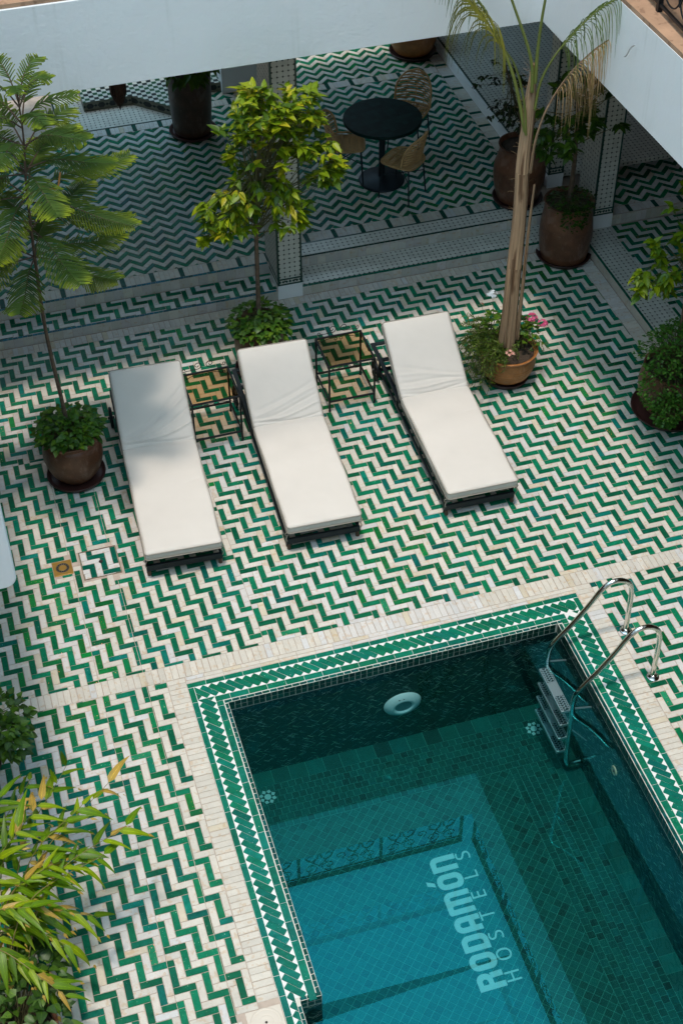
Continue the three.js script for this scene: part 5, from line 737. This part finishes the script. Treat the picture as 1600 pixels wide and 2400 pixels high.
{ // palm
  const o = base('palm', [PP[0], 0.34, PP[2]]); tag(o, 'slender palm with a fibrous tan trunk and one dry hanging frond', 'palm'); const off = o.position, z0 = PP[2], rel = (P) => P.map((q) => V(...q).sub(off));
  const tr = curve(rel([[3.84, 0.33, z0], [3.85, 0.7, z0], [3.855, 1.3, z0], [3.862, 1.9, z0], [3.85, 2.4, z0], [3.86, 2.75, z0], [3.865, 3.05, z0], [3.87, 3.35, z0]]), 90);
  mesh('trunk', sweep(tr, (t, a) => (lerp(0.083, 0.042, Math.pow(t, 0.85)) * (1 - 0.45 * smooth(0.8, 1, t))) * (1 + 0.10 * Math.abs(Math.sin(a * 2 + t * 3)) ** 6 + 0.08 * (fbm(a * 3, t * 8) - 0.5) + 0.05 * smooth(0.93, 1, (t * 6) % 1)), 36), M.palmbark, o);
  const fib = []; for (let k = 0; k < 90; k++) { const t = rr(0.12, 1), q = tr[Math.round(t * 90)], a = rnd() * 2 * Math.PI, r = lerp(0.092, 0.045, t), d = V(Math.cos(a), rr(0.2, 0.9), Math.sin(a)); const p = q.clone().add(V(Math.cos(a) * r, 0, Math.sin(a) * r)); fib.push(sweep([p, p.clone().addScaledVector(d, rr(0.01, 0.03) * (0.6 + t)), p.clone().addScaledVector(d, rr(0.02, 0.06) * (0.5 + t)).add(V(0, -0.01, 0))], (u) => 0.0014 * (1 - 0.6 * u), 4)); } mesh('fibre', merge(fib), M.frondry, o);
  mesh('old_sheath', merge([sweep(curve(rel([[3.93, 0.5, z0 + 0.045], [3.935, 1.1, z0 + 0.05], [3.945, 1.8, z0 + 0.045], [3.96, 2.2, z0 + 0.04]]), 30), (t) => 0.022 * (1 - 0.5 * t), 8), sweep(curve(rel([[3.79, 0.45, z0 + 0.06], [3.8, 1.0, z0 + 0.06], [3.81, 1.45, z0 + 0.05]]), 20), (t) => 0.025 * (1 - 0.6 * t), 8)]), M.palmbark, o);
  const strip = (P, w) => { const pos = [], uv = [], idx = []; P.forEach((p, i) => { const t = i / (P.length - 1), f = P[Math.min(i + 1, P.length - 1)].clone().sub(P[Math.max(0, i - 1)]), s = f.clone().cross(V(0.3, 0.2, 1)).normalize().multiplyScalar(w / 2 * (1 - t ** 2.2) + 0.0008); pos.push(p.x - s.x, p.y - s.y, p.z - s.z, p.x + s.x, p.y + s.y, p.z + s.z); uv.push(0, t, 1, t); if (i) { const a = 2 * i; idx.push(a - 2, a, a - 1, a - 1, a, a + 1); } }); const g = new THREE.BufferGeometry(); g.setAttribute('position', new THREE.Float32BufferAttribute(pos, 3)); g.setAttribute('uv', new THREE.Float32BufferAttribute(uv, 2)); g.setIndex(idx); g.computeVertexNormals(); return g; };
  function frond(P, r, n, t0, len, w, droop, mat, pm, dry) {
    const c = curve(rel(P), 50), m = mesh('frond', sweep(c, (t) => r * (1 - 0.75 * t), 8), pm, o), gs = [];
    for (let k = 0; k < n; k++) { const t = lerp(t0, 0.99, k / (n - 1)), i = Math.round(t * 50), q = c[i], f = c[Math.min(50, i + 1)].clone().sub(c[Math.max(0, i - 1)]).normalize(), sd = f.clone().cross(V(0, 1, 0)).normalize(); for (const s of [-1, 1]) { const l = len * rr(0.7, 1.15) * (1 - 0.45 * Math.abs(2 * (t - t0) / (1 - t0) - 0.8)), d = sd.clone().multiplyScalar(s * (dry ? 0.25 : 0.6)).addScaledVector(f, dry ? 0.35 : 0.55).add(V(rr(-0.1, 0.1), dry ? -0.1 : 0.15, rr(-0.1, 0.1))); const L = []; for (let j = 0; j <= 6; j++) { const u = j / 6; L.push(q.clone().addScaledVector(d, l * (u - 0.42 * droop * u * u)).add(V(0, -l * droop * u * u * 0.9, 0))); } gs.push(strip(L, w)); } }
    mesh('leaflets', merge(gs), mat, m).userData.kind = 'stuff';
  }
  const zf = z0 + 0.05;
  frond([[3.83, 2.72, zf], [3.79, 3.02, zf], [3.65, 3.42, zf + 0.05], [3.47, 3.68, zf + 0.12], [3.3, 3.95, zf + 0.2], [3.1, 4.2, zf + 0.35]], 0.0125, 28, 0.58, 0.72, 0.0085, 1.0, M.frondyellow, M.petiole);
  frond([[3.85, 3.12, zf], [3.82, 3.4, zf], [3.62, 3.95, zf - 0.05], [3.4, 4.5, zf - 0.1], [3.1, 4.9, zf - 0.1]], 0.017, 26, 0.6, 0.5, 0.014, 0.9, M.frondgreen, M.petiole);
  frond([[3.87, 3.2, zf], [3.868, 3.5, zf], [3.88, 3.95, zf + 0.03], [3.95, 4.6, zf + 0.1], [4.1, 5.1, zf + 0.3]], 0.018, 26, 0.55, 0.5, 0.014, 0.8, M.frondgreen, M.petiole);
  frond([[3.89, 2.95, zf], [3.92, 3.2, zf], [4.0, 3.42, zf + 0.03], [4.12, 3.62, zf + 0.08], [4.3, 3.85, zf + 0.15], [4.5, 4.05, zf + 0.3]], 0.013, 30, 0.48, 0.72, 0.0085, 1.0, M.frondgreen, M.petiole);
  frond([[3.895, 2.35, zf + 0.02], [3.91, 2.7, zf + 0.04], [3.97, 3.0, zf + 0.08], [4.1, 3.3, zf + 0.14], [4.26, 3.42, zf + 0.1], [4.36, 3.55, zf + 0.16], [4.5, 3.72, zf + 0.3]], 0.013, 44, 0.42, 0.66, 0.0055, 1.15, M.frondry, M.palmbark, true);
  frond([[3.84, 2.7, zf - 0.02], [3.7, 3.3, zf - 0.15], [3.4, 3.9, zf - 0.3], [3.0, 4.25, zf - 0.4]], 0.018, 24, 0.55, 0.45, 0.012, 0.9, M.frondgreen, M.petiole);
}
{ // trailing rosemary and geraniums at the foot of the palm
  const o = base('trailing_rosemary', [PP[0], 0.33, PP[2]]); tag(o, 'trailing narrow-leaved plant spilling from the left of the orange pot', 'plant'); const off = o.position, st = [], list = [], g0 = [leafGeo(0.052, 0.009, 0.3, 0.2, 0.5, 3), leafGeo(0.046, 0.008, 0.2, 0.5, 0.5, 3)];
  for (let k = 0; k < 190; k++) { const a = k < 150 ? rr(2.25, 4.3) : rr(-0.6, 6), r = rr(0.05, 0.24), p = V(PP[0] + Math.cos(a) * r, 0.35, PP[2] + Math.sin(a) * r), e = k < 150 ? rr(0.1, 0.36) : rr(0.06, 0.14), h = rr(-0.28, 0.22), d = V(Math.cos(a + rr(-0.4, 0.4)), 0, Math.sin(a + rr(-0.4, 0.4))); const q = p.clone().addScaledVector(d, e).add(V(0, k < 150 ? h : Math.abs(h) * 0.5, 0)), m = p.clone().addScaledVector(d, e * 0.55).add(V(0, 0.1 + Math.max(0, h) * 0.6, 0)), c = curve([p, m, q], 16); st.push(sweep(c.map((u) => u.clone().sub(off)), 0.0022, 4)); for (let i = 2; i <= 16; i++) for (let j = 0; j < 2; j++) { const f = c[i].clone().sub(c[i - 1]).normalize(); list.push({ p: c[i].clone(), d: f.multiplyScalar(0.7).add(sph().multiplyScalar(0.9)), u: sph(), s: rr(0.7, 1.25), g: g0[j], m: pick(M.herb, [0.5, 0.35, 0.15]) }); } }
  mesh('stems', merge(st), M.twig, o); addLeaves(o, list, 60);
  const G = [leafGeo(0.05, 0.055, 0.1, 0.2, 0.42, 5), leafGeo(0.042, 0.046, 0.25, 0.3, 0.42, 5)];
  mound('geranium', [PP[0] + 0.14, 0.35, PP[2]], [[PP[0] + 0.2, 0.48, PP[2] - 0.0, 0.12, 0.13, 0.13], [PP[0] + 0.16, 0.55, PP[2] - 0.08, 0.1, 0.08, 0.08]], 90, [M.ivy[1], M.ivy[0]], [0.75, 0.25], G, 1, 'geranium with round leaves at the right of the palm trunk', 'geranium', 90);
  mound('geranium', [PP[0] - 0.14, 0.35, PP[2] - 0.1], [[PP[0] - 0.13, 0.6, PP[2] - 0.12, 0.09, 0.16, 0.09]], 50, [M.ivy[1], M.ivy[0]], [0.6, 0.4], G, 1, 'tall geranium with round leaves behind the palm trunk at the left', 'geranium', 50);
  const flower = (x, y, z, r, m, label, n, from) => { const f = base('flower_head', [x, y, z]); tag(f, label, 'flower'); const gs = []; for (let k = 0; k < n; k++) { const d = sph(); d.y = Math.abs(d.y) * 0.9 - 0.1; for (let j = 0; j < 5; j++) { const a = j / 5 * 2 * Math.PI + k, t = V(Math.cos(a), 0, Math.sin(a)).addScaledVector(d, -V(Math.cos(a), 0, Math.sin(a)).dot(d)).normalize(); const g = leafGeo(0.016, 0.014, 0.15, -0.2, 0.6, 3).toNonIndexed(); g.applyMatrix4(pose(d.clone().multiplyScalar(r), t.addScaledVector(d, 0.35), d, r / 0.03)); gs.push(g); } } mesh('petals', merge(gs), m, f); mesh('stalk', rod([0, 0, 0], [from[0] - x, from[1] - y, from[2] - z], 0.002, 5), M.twig, f); };
  flower(4.075, 0.7, -2.86, 0.046, M.pink, 'bright pink geranium flower head, the left one of two', 16, [4.02, 0.42, -2.88]); flower(4.18, 0.63, -2.83, 0.042, M.pink, 'bright pink geranium flower head nearest the tiles on the right', 16, [4.06, 0.42, -2.86]);
  flower(3.79, 0.48, -2.66, 0.038, M.salmon, 'small salmon geranium flower head in front of the palm trunk', 12, [3.85, 0.37, -2.8]); flower(3.70, 0.97, -2.98, 0.042, M.whitepetal, 'white geranium flower head left of the palm trunk', 15, [3.76, 0.45, -2.95]);
  flower(3.6, 0.87, -2.98, 0.022, std({ name: 'dry_petal', color: rgb(0.3, 0.15, 0.08), roughness: 0.9, side: THREE.DoubleSide }), 'withered brown flower head at the left of the palm', 9, [3.7, 0.42, -2.95]);
}
{ const h = mesh('wall_hook', sweep(curve([[4.385, 3.62, -2.3], [4.37, 3.66, -2.24], [4.375, 3.74, -2.2], [4.39, 3.78, -2.17]], 12), 0.006, 6), M.steelmatt); tag(h, 'small curved steel hook on the right white balcony front', 'hook'); }
{ // hanging lantern in the gallery
  const l = base('hanging_lantern', [0.85, 1.6, -6.31]); tag(l, 'pointed pierced metal lantern hanging in the gallery before the basin', 'lantern');
  const g = new THREE.LatheGeometry([[0.001, 0], [0.006, 0.02], [0.012, 0.05], [0.03, 0.07], [0.06, 0.13], [0.085, 0.2], [0.09, 0.3], [0.06, 0.42], [0.02, 0.5]].map((p) => new THREE.Vector2(...p)), 12); mesh('body', g, std({ name: 'rusty_lantern', color: rgb(0.07, 0.03, 0.018), metalness: 0.5, roughness: 0.55, bumpMap: plasterBump, bumpScale: 0.02, flatShading: true }), l);
  mesh('chain', rod([0, 0.5, 0], [0, 1.85, 0], 0.006), M.iron, l);
}
scene.traverse((o) => { if (o.isMesh) o.castShadow = o.receiveShadow = true; });
renderer.render(scene, camera);
